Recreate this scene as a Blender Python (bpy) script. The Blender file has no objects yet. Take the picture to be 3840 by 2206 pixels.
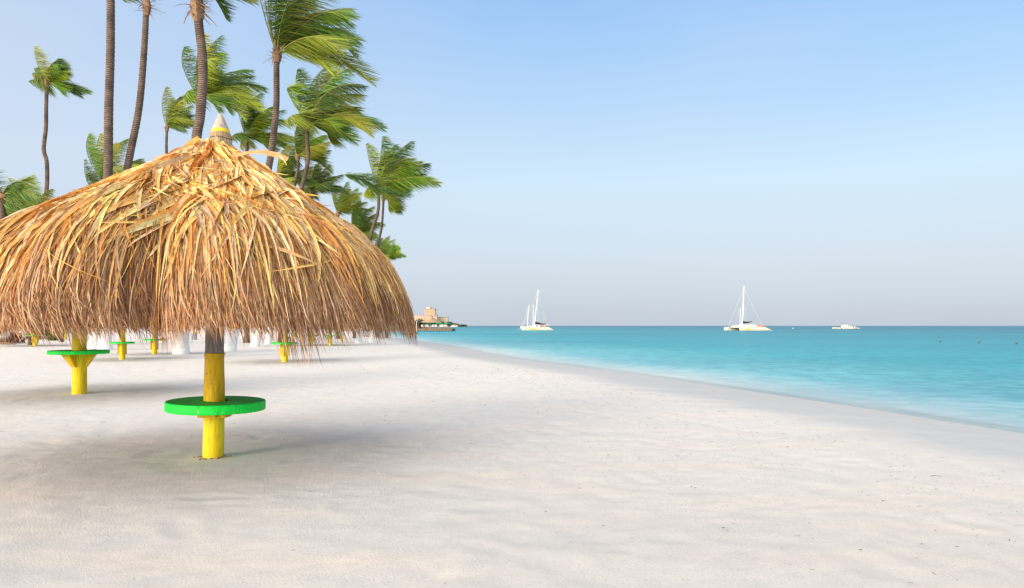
import bpy, bmesh, math, random
import numpy as np
from mathutils import Vector
R = math.radians
# ------------------------------------------------------------------ camera, world, sun
scene = bpy.context.scene
COL = scene.collection
EYE = 1.65; F = 2560.0; CX = 1920.0; HY = 1222.0
cam_d = bpy.data.cameras.new('camera'); cam = bpy.data.objects.new('camera', cam_d); COL.objects.link(cam)
cam.location = (0, 0, EYE); cam.rotation_euler = (R(90), 0, 0)
cam_d.sensor_width = 36; cam_d.lens = 24; cam_d.shift_y = 119/3840
cam_d.clip_start = .05; cam_d.clip_end = 30000
scene.camera = cam
SUN_EL = 15.0; SUN_AZ = 38.0     # azimuth: degrees to the left of straight behind the camera
w = bpy.data.worlds.new('World'); scene.world = w; w.use_nodes = True
nt = w.node_tree; nt.nodes.clear()
sky = nt.nodes.new('ShaderNodeTexSky'); sky.sky_type = 'NISHITA'; sky.sun_disc = False
sky.sun_elevation = R(SUN_EL); sky.sun_rotation = R(180 + SUN_AZ)
sky.air_density = 1.15; sky.dust_density = 1.4; sky.ozone_density = 1.6; sky.altitude = 0
bg = nt.nodes.new('ShaderNodeBackground'); bg.inputs['Strength'].default_value = .15
out = nt.nodes.new('ShaderNodeOutputWorld')
# haze low over the sea, clear blue higher up, unseen zenith brightened as fill
tcw = nt.nodes.new('ShaderNodeTexCoord'); sep = nt.nodes.new('ShaderNodeSeparateXYZ'); nt.links.new(tcw.outputs['Generated'], sep.inputs[0])
rw = nt.nodes.new('ShaderNodeValToRGB'); nt.links.new(sep.outputs['Z'], rw.inputs[0])
HZ = [(0, .95), (.3, .9), (1, .9)]
while len(rw.color_ramp.elements) < len(HZ): rw.color_ramp.elements.new(.5)
for e_, (p_, v_) in zip(rw.color_ramp.elements, HZ): e_.position = p_; e_.color = (v_, v_, v_, 1)
cw = nt.nodes.new('ShaderNodeValToRGB'); nt.links.new(sep.outputs['Z'], cw.inputs[0])
HC = [(0, (1.98, 2.22, 2.55)), (.09, (2.3, 2.62, 3.0)), (.20, (2.3, 2.95, 3.5)), (.30, (1.68, 2.5, 3.5)), (.44, (1.05, 1.98, 3.45)), (.60, (2.9, 3.35, 3.9)), (1, (3.7, 3.9, 4.1))]
while len(cw.color_ramp.elements) < len(HC): cw.color_ramp.elements.new(.5)
for e_, (p_, v_) in zip(cw.color_ramp.elements, HC): e_.position = p_; e_.color = (*v_, 1)
mw = nt.nodes.new('ShaderNodeMix'); mw.data_type = 'RGBA'; nt.links.new(rw.outputs[0], mw.inputs[0])
nt.links.new(sky.outputs[0], mw.inputs[6]); nt.links.new(cw.outputs[0], mw.inputs[7])
# whiter haze to the left, plus unseen fill glow added round the low sun behind
rl = nt.nodes.new('ShaderNodeMapRange'); nt.links.new(sep.outputs['X'], rl.inputs[0])
for i_, v_ in ((1, -.02), (2, -.62), (3, 0.), (4, .62)): rl.inputs[i_].default_value = v_
mw2 = nt.nodes.new('ShaderNodeMix'); mw2.data_type = 'RGBA'; nt.links.new(rl.outputs[0], mw2.inputs[0]); nt.links.new(mw.outputs[2], mw2.inputs[6]); mw2.inputs[7].default_value = (2.4, 2.65, 3.2, 1)
dt_ = nt.nodes.new('ShaderNodeVectorMath'); dt_.operation = 'DOT_PRODUCT'; nt.links.new(tcw.outputs['Generated'], dt_.inputs[0])
dt_.inputs[1].default_value = (-math.sin(R(SUN_AZ))*math.cos(R(SUN_EL)), -math.cos(R(SUN_AZ))*math.cos(R(SUN_EL)), math.sin(R(SUN_EL)))
rg = nt.nodes.new('ShaderNodeMapRange'); rg.interpolation_type = 'SMOOTHSTEP'; nt.links.new(dt_.outputs['Value'], rg.inputs[0])
for i_, v_ in ((1, 0.), (2, 1.), (3, 0.), (4, 1.)): rg.inputs[i_].default_value = v_
mw3 = nt.nodes.new('ShaderNodeMix'); mw3.data_type = 'RGBA'; mw3.blend_type = 'ADD'; nt.links.new(rg.outputs[0], mw3.inputs[0]); nt.links.new(mw2.outputs[2], mw3.inputs[6]); mw3.inputs[7].default_value = (8.3, 7.4, 6.2, 1)
wz = nt.nodes.new('ShaderNodeTexNoise'); wz.inputs['Scale'].default_value = 2.2; wz.inputs['Detail'].default_value = 5
wm = nt.nodes.new('ShaderNodeMapping'); wm.inputs['Scale'].default_value = (1, 1, 2.6); nt.links.new(tcw.outputs['Generated'], wm.inputs[0]); nt.links.new(wm.outputs[0], wz.inputs['Vector'])
wr = nt.nodes.new('ShaderNodeMapRange'); nt.links.new(wz.outputs['Fac'], wr.inputs[0])
for i_, v_ in ((1, .35), (2, .68), (3, .0), (4, .22)): wr.inputs[i_].default_value = v_
mw4 = nt.nodes.new('ShaderNodeMix'); mw4.data_type = 'RGBA'; nt.links.new(wr.outputs[0], mw4.inputs[0]); nt.links.new(mw3.outputs[2], mw4.inputs[6]); mw4.inputs[7].default_value = (2.7, 2.95, 3.35, 1)
nt.links.new(mw4.outputs[2], bg.inputs[0]); nt.links.new(bg.outputs[0], out.inputs[0])
sl = bpy.data.lights.new('sun', 'SUN'); sl.energy = 2.0; sl.angle = R(25); sl.color = (1, .84, .62)
sun = bpy.data.objects.new('sun', sl); COL.objects.link(sun)
_a = R(SUN_AZ); _e = R(SUN_EL)
SUNDIR = Vector((-math.sin(_a)*math.cos(_e), -math.cos(_a)*math.cos(_e), math.sin(_e)))   # towards the sun
sun.rotation_euler = SUNDIR.to_track_quat('Z', 'Y').to_euler()
scene.view_settings.view_transform = 'Standard'; scene.view_settings.look = 'None'
scene.view_settings.exposure = 0.86; scene.view_settings.gamma = 1
scene.render.engine = 'CYCLES'
scene.cycles.max_bounces = 6; scene.cycles.transparent_max_bounces = 12

rng = np.random.default_rng(7); random.seed(7)
def at(X, Y, d): return Vector(((X-CX)/F*d, d, EYE+(HY-Y)/F*d))

# ------------------------------------------------------------------ helpers
def tag(o, label=None, cat=None, group=None, kind=None):
    for k, v in (('label', label), ('category', cat), ('group', group), ('kind', kind)):
        if v: o[k] = v
    return o
def empty(name, loc, label, cat, group=None, rz=0):
    o = bpy.data.objects.new(name, None); COL.objects.link(o); o.location = loc; o.rotation_euler = (0, 0, rz)
    o.empty_display_size = .2
    return tag(o, label, cat, group)
def np_obj(name, V, Fq, mat, parent=None, smooth=True, col=None, mats=None, fmat=None, attr=None):
    """V (n,3), Fq (m,4) or (m,3) ints"""
    me = bpy.data.meshes.new(name); V = np.asarray(V, dtype=np.float32); Fq = np.asarray(Fq, dtype=np.int32)
    k = Fq.shape[1]
    me.vertices.add(len(V)); me.vertices.foreach_set('co', V.ravel())
    me.loops.add(Fq.size); me.loops.foreach_set('vertex_index', Fq.ravel())
    me.polygons.add(len(Fq)); me.polygons.foreach_set('loop_start', np.arange(0, Fq.size, k, dtype=np.int32))
    me.polygons.foreach_set('loop_total', np.full(len(Fq), k, dtype=np.int32))
    me.polygons.foreach_set('use_smooth', np.full(len(Fq), smooth))
    if fmat is not None: me.polygons.foreach_set('material_index', np.asarray(fmat, dtype=np.int32))
    me.update(calc_edges=True)
    if col is not None:
        a = me.attributes.new('tint', 'FLOAT_COLOR', 'POINT')
        c = np.ones((len(V), 4), dtype=np.float32); c[:, :3] = col; a.data.foreach_set('color', c.ravel())
    for nm, arr in (attr or {}).items():
        a = me.attributes.new(nm, 'FLOAT', 'POINT'); a.data.foreach_set('value', np.asarray(arr, dtype=np.float32).ravel())
    for m in (mats or [mat]): me.materials.append(m)
    o = bpy.data.objects.new(name, me); COL.objects.link(o)
    if parent: o.parent = parent
    return o
class MB:
    """collects shapes, builds ONE mesh"""
    def __init__(s): s.v = []; s.f = []; s.m = []
    def add(s, vs, fs, m=0):
        b = len(s.v); s.v += [tuple(v) for v in vs]
        for f in fs: s.f.append(tuple(i+b for i in f)); s.m.append(m)
        return s
    def box(s, c, d, m=0, rz=0, taper=1.0):
        x, y, z = c; a, b, h = d[0]/2, d[1]/2, d[2]/2; cs, sn = math.cos(rz), math.sin(rz); vs = []
        for (sx, sy, sz) in ((-1,-1,-1),(1,-1,-1),(1,1,-1),(-1,1,-1),(-1,-1,1),(1,-1,1),(1,1,1),(-1,1,1)):
            k = taper if sz > 0 else 1
            px, py = sx*a*k, sy*b*k; vs.append((x+px*cs-py*sn, y+px*sn+py*cs, z+sz*h))
        return s.add(vs, [(0,3,2,1),(4,5,6,7),(0,1,5,4),(1,2,6,5),(2,3,7,6),(3,0,4,7)], m)
    def tube(s, pts, rad, n=10, m=0, caps=True, jit=0, mfun=None):
        pts = [Vector(p) for p in pts]; vs = []; fs = []
        if not hasattr(rad, '__len__'): rad = [rad]*len(pts)
        jr = [1+random.uniform(-jit, jit) for _ in range(n)]
        ref = Vector((0, 1, 0))
        for i, p in enumerate(pts):
            t = (pts[min(i+1, len(pts)-1)]-pts[max(i-1, 0)]).normalized()
            if abs(t.dot(ref)) > .95: ref = Vector((1, 0, 0))
            u = t.cross(ref).normalized(); v = t.cross(u)
            for k in range(n):
                a = 2*math.pi*k/n; rr = rad[i]*jr[k]
                vs.append(p+u*math.cos(a)*rr+v*math.sin(a)*rr)
        ms = []
        for i in range(len(pts)-1):
            for k in range(n):
                fs.append((i*n+k, i*n+(k+1) % n, (i+1)*n+(k+1) % n, (i+1)*n+k))
        b = len(s.f); s.add(vs, fs, m)
        if mfun:
            for i in range(len(pts)-1):
                for k in range(n): s.m[b+i*n+k] = mfun(i)
        if caps:
            s.add(vs[:n], [tuple(range(n))], m if not mfun else mfun(0)); s.add(vs[-n:], [tuple(range(n-1, -1, -1))], m if not mfun else mfun(len(pts)-2))
        return s
    def lathe(s, prof, c=(0,0,0), n=24, m=0, jit=0):
        vs = []; jr = [1+random.uniform(-jit, jit) for _ in range(n)]
        for (r, z) in prof:
            for k in range(n):
                a = 2*math.pi*k/n; vs.append((c[0]+r*jr[k]*math.cos(a), c[1]+r*jr[k]*math.sin(a), c[2]+z))
        fs = [(i*n+k, i*n+(k+1) % n, (i+1)*n+(k+1) % n, (i+1)*n+k) for i in range(len(prof)-1) for k in range(n)]
        return s.add(vs, fs, m)
    def build(s, name, mats, parent=None, smooth=False, weld=True, bevel=0):
        me = bpy.data.meshes.new(name); me.from_pydata(s.v, [], s.f)
        if not isinstance(mats, (list, tuple)): mats = [mats]
        for m in mats: me.materials.append(m)
        for p, mi in zip(me.polygons, s.m): p.material_index = mi; p.use_smooth = smooth
        bm = bmesh.new(); bm.from_mesh(me)
        if weld: bmesh.ops.remove_doubles(bm, verts=bm.verts, dist=1e-5)
        if bevel: bmesh.ops.bevel(bm, geom=[e for e in bm.edges if len(e.link_faces) == 2 and e.calc_face_angle() > .6], offset=bevel, segments=2, affect='EDGES')
        bmesh.ops.recalc_face_normals(bm, faces=bm.faces); bm.to_mesh(me); bm.free(); me.update()
        if smooth:
            try: me.set_sharp_from_angle(angle=R(40))
            except Exception: pass
        o = bpy.data.objects.new(name, me); COL.objects.link(o)
        if parent: o.parent = parent
        return o
def ribbons(name, P, W, col, mat, parent=None, fold=0., extra=None):
    """P (N,K,3) centre lines, W (N,K,3) half-width vectors, col (N,3) or (N,K,3)"""
    N, K, _ = P.shape
    if col.ndim == 2: col = np.repeat(col[:, None, :], K, 1)
    if fold:
        T = np.gradient(P, axis=1); nrm = np.cross(T, W); nrm /= (np.linalg.norm(nrm, axis=2, keepdims=True)+1e-9)
        wl = np.linalg.norm(W, axis=2, keepdims=True)
        V = np.stack([P-W, P+nrm*wl*fold, P+W], 2).reshape(-1, 3); C = np.repeat(col[:, :, None, :], 3, 2).reshape(-1, 3); S = 3
    else:
        V = np.stack([P-W, P+W], 2).reshape(-1, 3); C = np.repeat(col[:, :, None, :], 2, 2).reshape(-1, 3); S = 2
    n = np.arange(N)[:, None, None]; k = np.arange(K-1)[None, :, None]; q = np.arange(S-1)[None, None, :]
    b = n*K*S+k*S+q
    Fq = np.stack([b, b+1, b+S+1, b+S], -1).reshape(-1, 4)
    return np_obj(name, V, Fq, mat, parent, col=C, smooth=bool(fold) is False)

# ------------------------------------------------------------------ materials
def node_mat(name):
    m = bpy.data.materials.new(name); m.use_nodes = True; t = m.node_tree
    return m, t, t.nodes['Principled BSDF']
def N(t, kind, **kw):
    n = t.nodes.new(kind)
    for k, v in kw.items():
        if k in n.inputs.keys(): n.inputs[k].default_value = v
        else: setattr(n, k, v)
    return n
def mixc(t, fac, a, b, blend='MIX'):
    n = t.nodes.new('ShaderNodeMix'); n.data_type = 'RGBA'; n.blend_type = blend
    for sock, v in ((n.inputs[0], fac), (n.inputs[6], a), (n.inputs[7], b)):
        if hasattr(v, 'is_output') or isinstance(v, bpy.types.NodeSocket): t.links.new(v, sock)
        elif isinstance(v, (int, float)): sock.default_value = v
        else: sock.default_value = (*v, 1)
    return n.outputs[2]
def ramp(t, src, stops, interp='LINEAR'):
    n = t.nodes.new('ShaderNodeValToRGB'); e = n.color_ramp.elements; n.color_ramp.interpolation = interp
    while len(e) < len(stops): e.new(.5)
    for el, (p, c) in zip(e, stops): el.position = p; el.color = (*c, 1) if len(c) == 3 else c
    t.links.new(src, n.inputs[0]); return n.outputs[0]
def coords(t, scale=(1,1,1), obj=False, rot=(0,0,0)):
    tc = t.nodes.new('ShaderNodeTexCoord'); mp = t.nodes.new('ShaderNodeMapping'); mp.inputs['Scale'].default_value = scale
    mp.inputs['Rotation'].default_value = rot
    t.links.new(tc.outputs['Object'], mp.inputs[0]); return mp.outputs[0]
def noise(t, vec, scale, detail=4, rough=.55):
    n = t.nodes.new('ShaderNodeTexNoise'); n.inputs['Scale'].default_value = scale; n.inputs['Detail'].default_value = detail
    n.inputs['Roughness'].default_value = rough; t.links.new(vec, n.inputs['Vector']); return n.outputs['Fac']
def bump(t, h, strength, dist, normal=None):
    n = t.nodes.new('ShaderNodeBump'); n.inputs['Strength'].default_value = strength; n.inputs['Distance'].default_value = dist
    t.links.new(h, n.inputs['Height'])
    if normal: t.links.new(normal, n.inputs['Normal'])
    return n.outputs[0]
def simple(name, c1, c2=None, rough=.6, scale=(6,6,6), ns=1., bmp=0, bdist=.01, spec=.3, detail=5, lo=.35, hi=.65):
    m, t, p = node_mat(name)
    p.inputs['Roughness'].default_value = rough; p.inputs['Specular IOR Level'].default_value = spec
    v = coords(t, scale); nz = noise(t, v, ns, detail)
    c = ramp(t, nz, [(lo, c1), (hi, c2 or c1)]); t.links.new(c, p.inputs['Base Color'])
    if bmp: t.links.new(bump(t, nz, bmp, bdist), p.inputs['Normal'])
    return m
def worn_paint(name, c1, c2, under, dark, rough=.55, sc=(18, 18, 2.5), thr=.30, edge=0):
    m, t, p = node_mat(name); v = coords(t, sc); v1 = coords(t); n1 = noise(t, v, 2.0, 7, .6); n2 = noise(t, v1, 11, 6, .7); n3 = noise(t, v1, 3.5, 4, .6)
    c = ramp(t, n1, [(.32, c1), (.66, c2)])
    c = mixc(t, ramp(t, n3, [(.45, (0, 0, 0)), (.75, (.55, .55, .55))]), c, dark)
    c = mixc(t, ramp(t, n2, [(thr, (1, 1, 1)), (thr+.03, (0, 0, 0))]), c, under)
    g = ramp(t, n1, [(.36, (.55, .5, .45)), (.42, (1, 1, 1))]); c = mixc(t, .45, c, mixc(t, 1., c, g, 'MULTIPLY'))
    t.links.new(c, p.inputs['Base Color']); p.inputs['Roughness'].default_value = rough; p.inputs['Specular IOR Level'].default_value = .25
    t.links.new(bump(t, n1, .5, .012, bump(t, n2, .3, .006)), p.inputs['Normal']); return m
def leaf_mat(name, transl=.3, rough=.5, spec=.25, streak=0):
    m, t, p = node_mat(name); a = t.nodes.new('ShaderNodeAttribute'); a.attribute_name = 'tint'
    c = a.outputs['Color']
    if streak:
        v = coords(t, (1, 1, 1)); nz = noise(t, v, streak, 3, .7)
        g = ramp(t, nz, [(.3, (.72, .68, .64)), (.6, (1.08, 1.06, 1.02))]); c = mixc(t, 1., c, g, 'MULTIPLY')
    t.links.new(c, p.inputs['Base Color']); p.inputs['Roughness'].default_value = rough; p.inputs['Specular IOR Level'].default_value = spec
    tr = t.nodes.new('ShaderNodeBsdfTranslucent'); t.links.new(c, tr.inputs[0]); mx = t.nodes.new('ShaderNodeMixShader'); mx.inputs[0].default_value = transl
    t.links.new(p.outputs[0], mx.inputs[1]); t.links.new(tr.outputs[0], mx.inputs[2])
    t.links.new(mx.outputs[0], t.nodes['Material Output'].inputs[0]); return m

M = {}
M['thatch'] = leaf_mat('thatch_leaf', .12, .6, .25, 24)
M['thatch_base'] = simple('thatch_inner', (.10, .045, .015), (.20, .10, .04), .9, (9, 9, 2), 2, .6, .03)  # darkened to put inner shadow into the gaps between strands
LEAFK = np.array([1.2, 1.02, .8])
M['palm_leaf'] = leaf_mat('palm_leaf', .28, .42, .35)
M['fibre'] = leaf_mat('palm_fibre', .05, .8, .1)
M['yellow'] = worn_paint('yellow_paint', (.68, .46, .008), (.84, .66, .015), (.34, .22, .10), (.58, .38, .02), thr=.31)
M['yellow_deep'] = worn_paint('deep_yellow_paint', (.56, .34, .008), (.80, .52, .012), (.24, .16, .08), (.44, .26, .02), .6, thr=.34)  # deeper, more orange yellow with more chips
M['greywood'] = simple('weathered_grey_post', (.16, .135, .125), (.34, .30, .28), .8, (26, 26, 2), 1.6, .7, .02, .2, 7)
M['green'] = worn_paint('green_paint', (.004, .66, .05), (.012, .82, .08), (.42, .52, .22), (.004, .56, .05), .55, (24, 24, 5), .33)
M['green_top'] = worn_paint('scuffed_green_paint', (.006, .36, .03), (.02, .58, .06), (.20, .24, .10), (.01, .20, .02), .65, (2.5, 16, 9), .34)
M['cone'] = simple('bleached_wood_tip', (.32, .25, .20), (.54, .46, .39), .8, (22, 22, 3), 2, .5, .01)
M['cone_band'] = simple('yellow_band', (.85, .55, .01), (.9, .62, .02), .5)
M['wire'] = simple('rusty_wire', (.12, .07, .04), (.2, .12, .07), .7)
M['trunk'] = None
def trunk_mat():
    m, t, p = node_mat('palm_bark'); v = coords(t, (1, 1, 1))
    wv = t.nodes.new('ShaderNodeTexWave'); wv.wave_type = 'BANDS'; wv.bands_direction = 'Z'; wv.inputs['Scale'].default_value = 2.6
    wv.inputs['Distortion'].default_value = 3.5; wv.inputs['Detail'].default_value = 3; wv.inputs['Detail Scale'].default_value = 1.5
    t.links.new(v, wv.inputs[0]); nz = noise(t, v, 1.6, 6)
    c1 = ramp(t, wv.outputs['Fac'], [(.15, (.085, .06, .05)), (.55, (.20, .145, .115))])
    c2 = ramp(t, nz, [(.35, (.65, .62, .62)), (.7, (1.35, 1.3, 1.25))])
    t.links.new(mixc(t, 1., c1, c2, 'MULTIPLY'), p.inputs['Base Color']); p.inputs['Roughness'].default_value = .85
    p.inputs['Specular IOR Level'].default_value = .2
    t.links.new(bump(t, wv.outputs['Fac'], .8, .05), p.inputs['Normal']); return m
M['trunk'] = trunk_mat()
def paint_base_mat():
    m, t, p = node_mat('whitewashed_bark'); v = coords(t, (1, 1, 1)); n1 = noise(t, v, 9, 2); n2 = noise(t, v, 2.2, 6)
    c = ramp(t, n2, [(.3, (.60, .60, .62)), (.6, (.82, .82, .82))])
    k = ramp(t, n1, [(.27, (1, 1, 1)), (.31, (0, 0, 0))]); c = mixc(t, k, c, (.28, .17, .10))
    t.links.new(c, p.inputs['Base Color']); p.inputs['Roughness'].default_value = .8; t.links.new(bump(t, n2, .5, .04), p.inputs['Normal']); return m
M['whitewash'] = paint_base_mat()
def sand_mat():
    m, t, p = node_mat('white_coral_sand'); v = coords(t); vs = coords(t, (.55, 2.2, 1), rot=(0, 0, R(-14)))
    big = noise(t, vs, .55, 5, .6); mid = noise(t, coords(t, (1, 1.3, 1)), 3.2, 5, .6); fine = noise(t, v, 60, 4, .7); grit = noise(t, v, 230, 2, .8)
    c = ramp(t, big, [(.32, (.625, .61, .60)), (.5, (.65, .622, .602)), (.68, (.70, .635, .585))])
    g = ramp(t, mid, [(.3, (.93, .93, .94)), (.7, (1.04, 1.03, 1.01))]); c = mixc(t, 1., c, g, 'MULTIPLY')
    sp = ramp(t, fine, [(.27, (.50, .44, .38)), (.36, (.96, .95, .94)), (.7, (1.04, 1.04, 1.03))]); c = mixc(t, .9, c, mixc(t, 1., c, sp, 'MULTIPLY'))
    wet = t.nodes.new('ShaderNodeAttribute'); wet.attribute_name = 'wet'
    wn = t.nodes.new('ShaderNodeMath'); wn.operation = 'MULTIPLY_ADD'; t.links.new(noise(t, vs, .5, 3), wn.inputs[0]); wn.inputs[1].default_value = .5; t.links.new(wet.outputs['Fac'], wn.inputs[2])
    wf = ramp(t, wn.outputs[0], [(.36, (0, 0, 0)), (.72, (1, 1, 1))])
    c = mixc(t, wf, c, mixc(t, 1., (.435, .43, .425), ramp(t, mid, [(.35, (.95, .96, .97)), (.65, (1.03, 1.02, 1.01))]), 'MULTIPLY')); t.links.new(c, p.inputs['Base Color'])
    mr = t.nodes.new('ShaderNodeMapRange'); t.links.new(wf, mr.inputs[0]); mr.inputs[3].default_value = .9; mr.inputs[4].default_value = .6
    t.links.new(mr.outputs[0], p.inputs['Roughness']); p.inputs['Specular IOR Level'].default_value = .2
    inv = t.nodes.new('ShaderNodeMath'); inv.operation = 'MULTIPLY_ADD'; t.links.new(wf, inv.inputs[0]); inv.inputs[1].default_value = -.85; inv.inputs[2].default_value = .9
    b1 = t.nodes.new('ShaderNodeBump'); b1.inputs['Distance'].default_value = .014; t.links.new(mid, b1.inputs['Height']); t.links.new(inv.outputs[0], b1.inputs['Strength'])
    b2 = t.nodes.new('ShaderNodeBump'); b2.inputs['Distance'].default_value = .017; t.links.new(fine, b2.inputs['Height']); t.links.new(inv.outputs[0], b2.inputs['Strength']); t.links.new(b1.outputs[0], b2.inputs['Normal'])
    b3 = t.nodes.new('ShaderNodeBump'); b3.inputs['Distance'].default_value = .005; t.links.new(grit, b3.inputs['Height']); t.links.new(inv.outputs[0], b3.inputs['Strength']); t.links.new(b2.outputs[0], b3.inputs['Normal'])
    t.links.new(b3.outputs[0], p.inputs['Normal']); return m
M['sand'] = sand_mat()
def water_mat():
    m, t, p = node_mat('sea_water'); at_ = t.nodes.new('ShaderNodeAttribute'); at_.attribute_name = 'offshore'   # log-ish 0..1
    v = coords(t); vb = coords(t, (.25, 1, 1))
    pat = noise(t, coords(t, (.008, .035, 1)), 1., 5, .6); pat2 = noise(t, coords(t, (.05, .22, 1)), 1., 4, .6)
    rip_shade = noise(t, coords(t, (1, 1.15, 1), rot=(0, 0, R(-8))), 1.25, 5, .62)
    mm = t.nodes.new('ShaderNodeMath'); mm.operation = 'MULTIPLY_ADD'; t.links.new(pat2, mm.inputs[0]); mm.inputs[1].default_value = .10
    sb = t.nodes.new('ShaderNodeMath'); sb.operation = 'SUBTRACT'; t.links.new(at_.outputs['Fac'], sb.inputs[0]); sb.inputs[1].default_value = .05; t.links.new(sb.outputs[0], mm.inputs[2])
    c = ramp(t, mm.outputs[0], WATER_STOPS)
    c = mixc(t, 1., c, ramp(t, pat, [(.35, (.62, .74, .82)), (.5, (.95, .97, .98)), (.65, (1.12, 1.06, 1.04))]), 'MULTIPLY')
    c = mixc(t, ramp(t, at_.outputs['Fac'], [(.1, (.1, .1, .1)), (.38, (1, 1, 1))]), c, ramp(t, rip_shade, [(.38, (.60, .78, .84)), (.50, (.96, .98, .99)), (.64, (1.25, 1.14, 1.10))]), 'MULTIPLY')  # light and dark of the wave slopes put into the base colour
    t.links.new(c, p.inputs['Base Color'])
    p.inputs['Roughness'].default_value = .28; p.inputs['IOR'].default_value = 1.33; p.inputs['Specular IOR Level'].default_value = .04
    al = ramp(t, at_.outputs['Fac'], [(0, (.25, .25, .25)), (.03, (.6, .6, .6)), (.12, (.88, .88, .88)), (.25, (1, 1, 1))]); t.links.new(al, p.inputs['Alpha'])
    w1 = noise(t, coords(t, (1, 1.2, 1), rot=(0, 0, R(-10))), 1.6, 5, .6); w2 = noise(t, coords(t, (.12, .3, 1), rot=(0, 0, R(12))), 1.6, 3, .5)
    st = ramp(t, at_.outputs['Fac'], [(0, (.12, .12, .12)), (.35, (1, 1, 1))])
    b0 = t.nodes.new('ShaderNodeBump'); b0.inputs['Distance'].default_value = .10; t.links.new(w2, b0.inputs['Height']); t.links.new(st, b0.inputs['Strength'])
    b1 = t.nodes.new('ShaderNodeBump'); b1.inputs['Distance'].default_value = .16; t.links.new(w1, b1.inputs['Height']); t.links.new(st, b1.inputs['Strength']); t.links.new(b0.outputs[0], b1.inputs['Normal'])
    t.links.new(b1.outputs[0], p.inputs['Normal']); return m
WATER_STOPS = [(0, (.56, .60, .59)), (.12, (.53, .61, .61)), (.20, (.38, .54, .56)), (.31, (.15, .42, .47)), (.5, (.02, .31, .37)), (.8, (.004, .215, .28)), (1, (.003, .14, .215))]
M['water'] = water_mat()
M['debris'] = simple('dry_seaweed', (.10, .06, .035), (.22, .15, .09), .9)
M['boat_white'] = simple('cream_gelcoat', (.66, .61, .47), (.72, .67, .53), .35, (1, 1, 1), 1)
M['boat_pure'] = simple('white_gelcoat', (.62, .59, .53), (.70, .67, .60), .35, (1, 1, 1), 1)
M['spar'] = simple('white_spar', (.82, .78, .72), (.88, .84, .78), .4)
M['spar_tan'] = simple('tan_spar', (.55, .45, .3), (.6, .5, .34), .5)
M['navy'] = simple('dark_sail_cover', (.012, .012, .02), (.03, .028, .04), .7)
M['glass'] = simple('tinted_window', (.03, .05, .07), (.06, .09, .12), .15, spec=.6)
M['far_glass'] = simple('hazy_window', (.09, .09, .10), (.15, .14, .15), .3)
M['orange'] = simple('orange_plastic', (.75, .10, .03), (.8, .16, .05), .5)
M['gold'] = simple('yellow_lettering', (.8, .55, .05), (.85, .62, .08), .5)
M['blue'] = simple('blue_cover', (.05, .12, .4), (.08, .18, .5), .6)
M['wood'] = simple('pier_wood', (.13, .085, .05), (.27, .19, .11), .85, (3, 3, 3), 1)
M['wood_dark'] = simple('dark_pier_wood', (.022, .018, .016), (.05, .04, .035), .85)
M['hut_roof'] = simple('far_thatch', (.30, .20, .11), (.50, .36, .22), .9, (2, 2, 2), 1.5, .5, .2)
M['green_cloth'] = simple('green_canvas', (.004, .17, .07), (.01, .25, .11), .7)
M['white_plastic'] = simple('white_plastic', (.7, .7, .68), (.8, .8, .78), .5)
M['redwood'] = simple('reddish_wood', (.2, .06, .03), (.32, .11, .06), .7)
M['hotel_peach'] = simple('peach_stucco', (.80, .50, .30), (.84, .56, .36), .8, (.1, .1, .1))
M['hotel_pink'] = simple('pink_stucco', (.80, .55, .40), (.84, .62, .48), .8, (.1, .1, .1))
M['hotel_cream'] = simple('cream_stucco', (.82, .68, .44), (.86, .74, .52), .8, (.1, .1, .1))
M['grey_roof'] = simple('grey_roofing', (.18, .2, .24), (.25, .27, .3), .8)
M['grey_plastic'] = simple('blue_grey_bin', (.22, .28, .34), (.3, .36, .42), .6)
M['drift'] = simple('driftwood', (.16, .09, .05), (.32, .2, .12), .9, (8, 8, 8), 1, .5, .02)
M['bird'] = simple('brown_feathers', (.1, .07, .05), (.2, .15, .11), .8)
M['land'] = simple('headland_soil', (.16, .15, .09), (.3, .27, .18), .9, (.05, .05, .05))

# ------------------------------------------------------------------ terrain and sea
SEA = -.25
shore = [(9.05, 12.07), (8.45, 14.6), (7.8, 16.9), (6.5, 21.3), (5.6, 24.6), (3.85, 29.8), (.6, 38.0), (-1.66, 47.2), (-5.4, 62.4), (-11.8, 83.9), (-20.7, 113), (-36, 174), (-75, 300), (-190, 600), (-330, 1000), (-900, 2500), (-3000, 9000), (-6000, 16000)]
SY = np.array([-400, -60, 0]+[p[1] for p in shore]); SX = np.array([40, 20.5, 11.4]+[p[0] for p in shore])
def S(y):
    return (np.interp(y-1.5-np.abs(y)*.03, SY, SX)+np.interp(y, SY, SX)+np.interp(y+1.5+np.abs(y)*.03, SY, SX))/3
def Sc(y):
    sl = (S(y+1)-S(y-1))/2; return 1/np.sqrt(1+sl*sl)
def vnoise(x, y, seed):
    """smooth value noise on arrays"""
    g = np.random.default_rng(seed).random((256, 256)).astype(np.float32)
    xi = np.floor(x).astype(int); yi = np.floor(y).astype(int); fx = x-xi; fy = y-yi
    fx = fx*fx*(3-2*fx); fy = fy*fy*(3-2*fy)
    a = g[xi & 255, yi & 255]; b = g[(xi+1) & 255, yi & 255]; c = g[xi & 255, (yi+1) & 255]; d = g[(xi+1) & 255, (yi+1) & 255]
    return (a*(1-fx)+b*fx)*(1-fy)+(c*(1-fx)+d*fx)*fy
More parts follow.
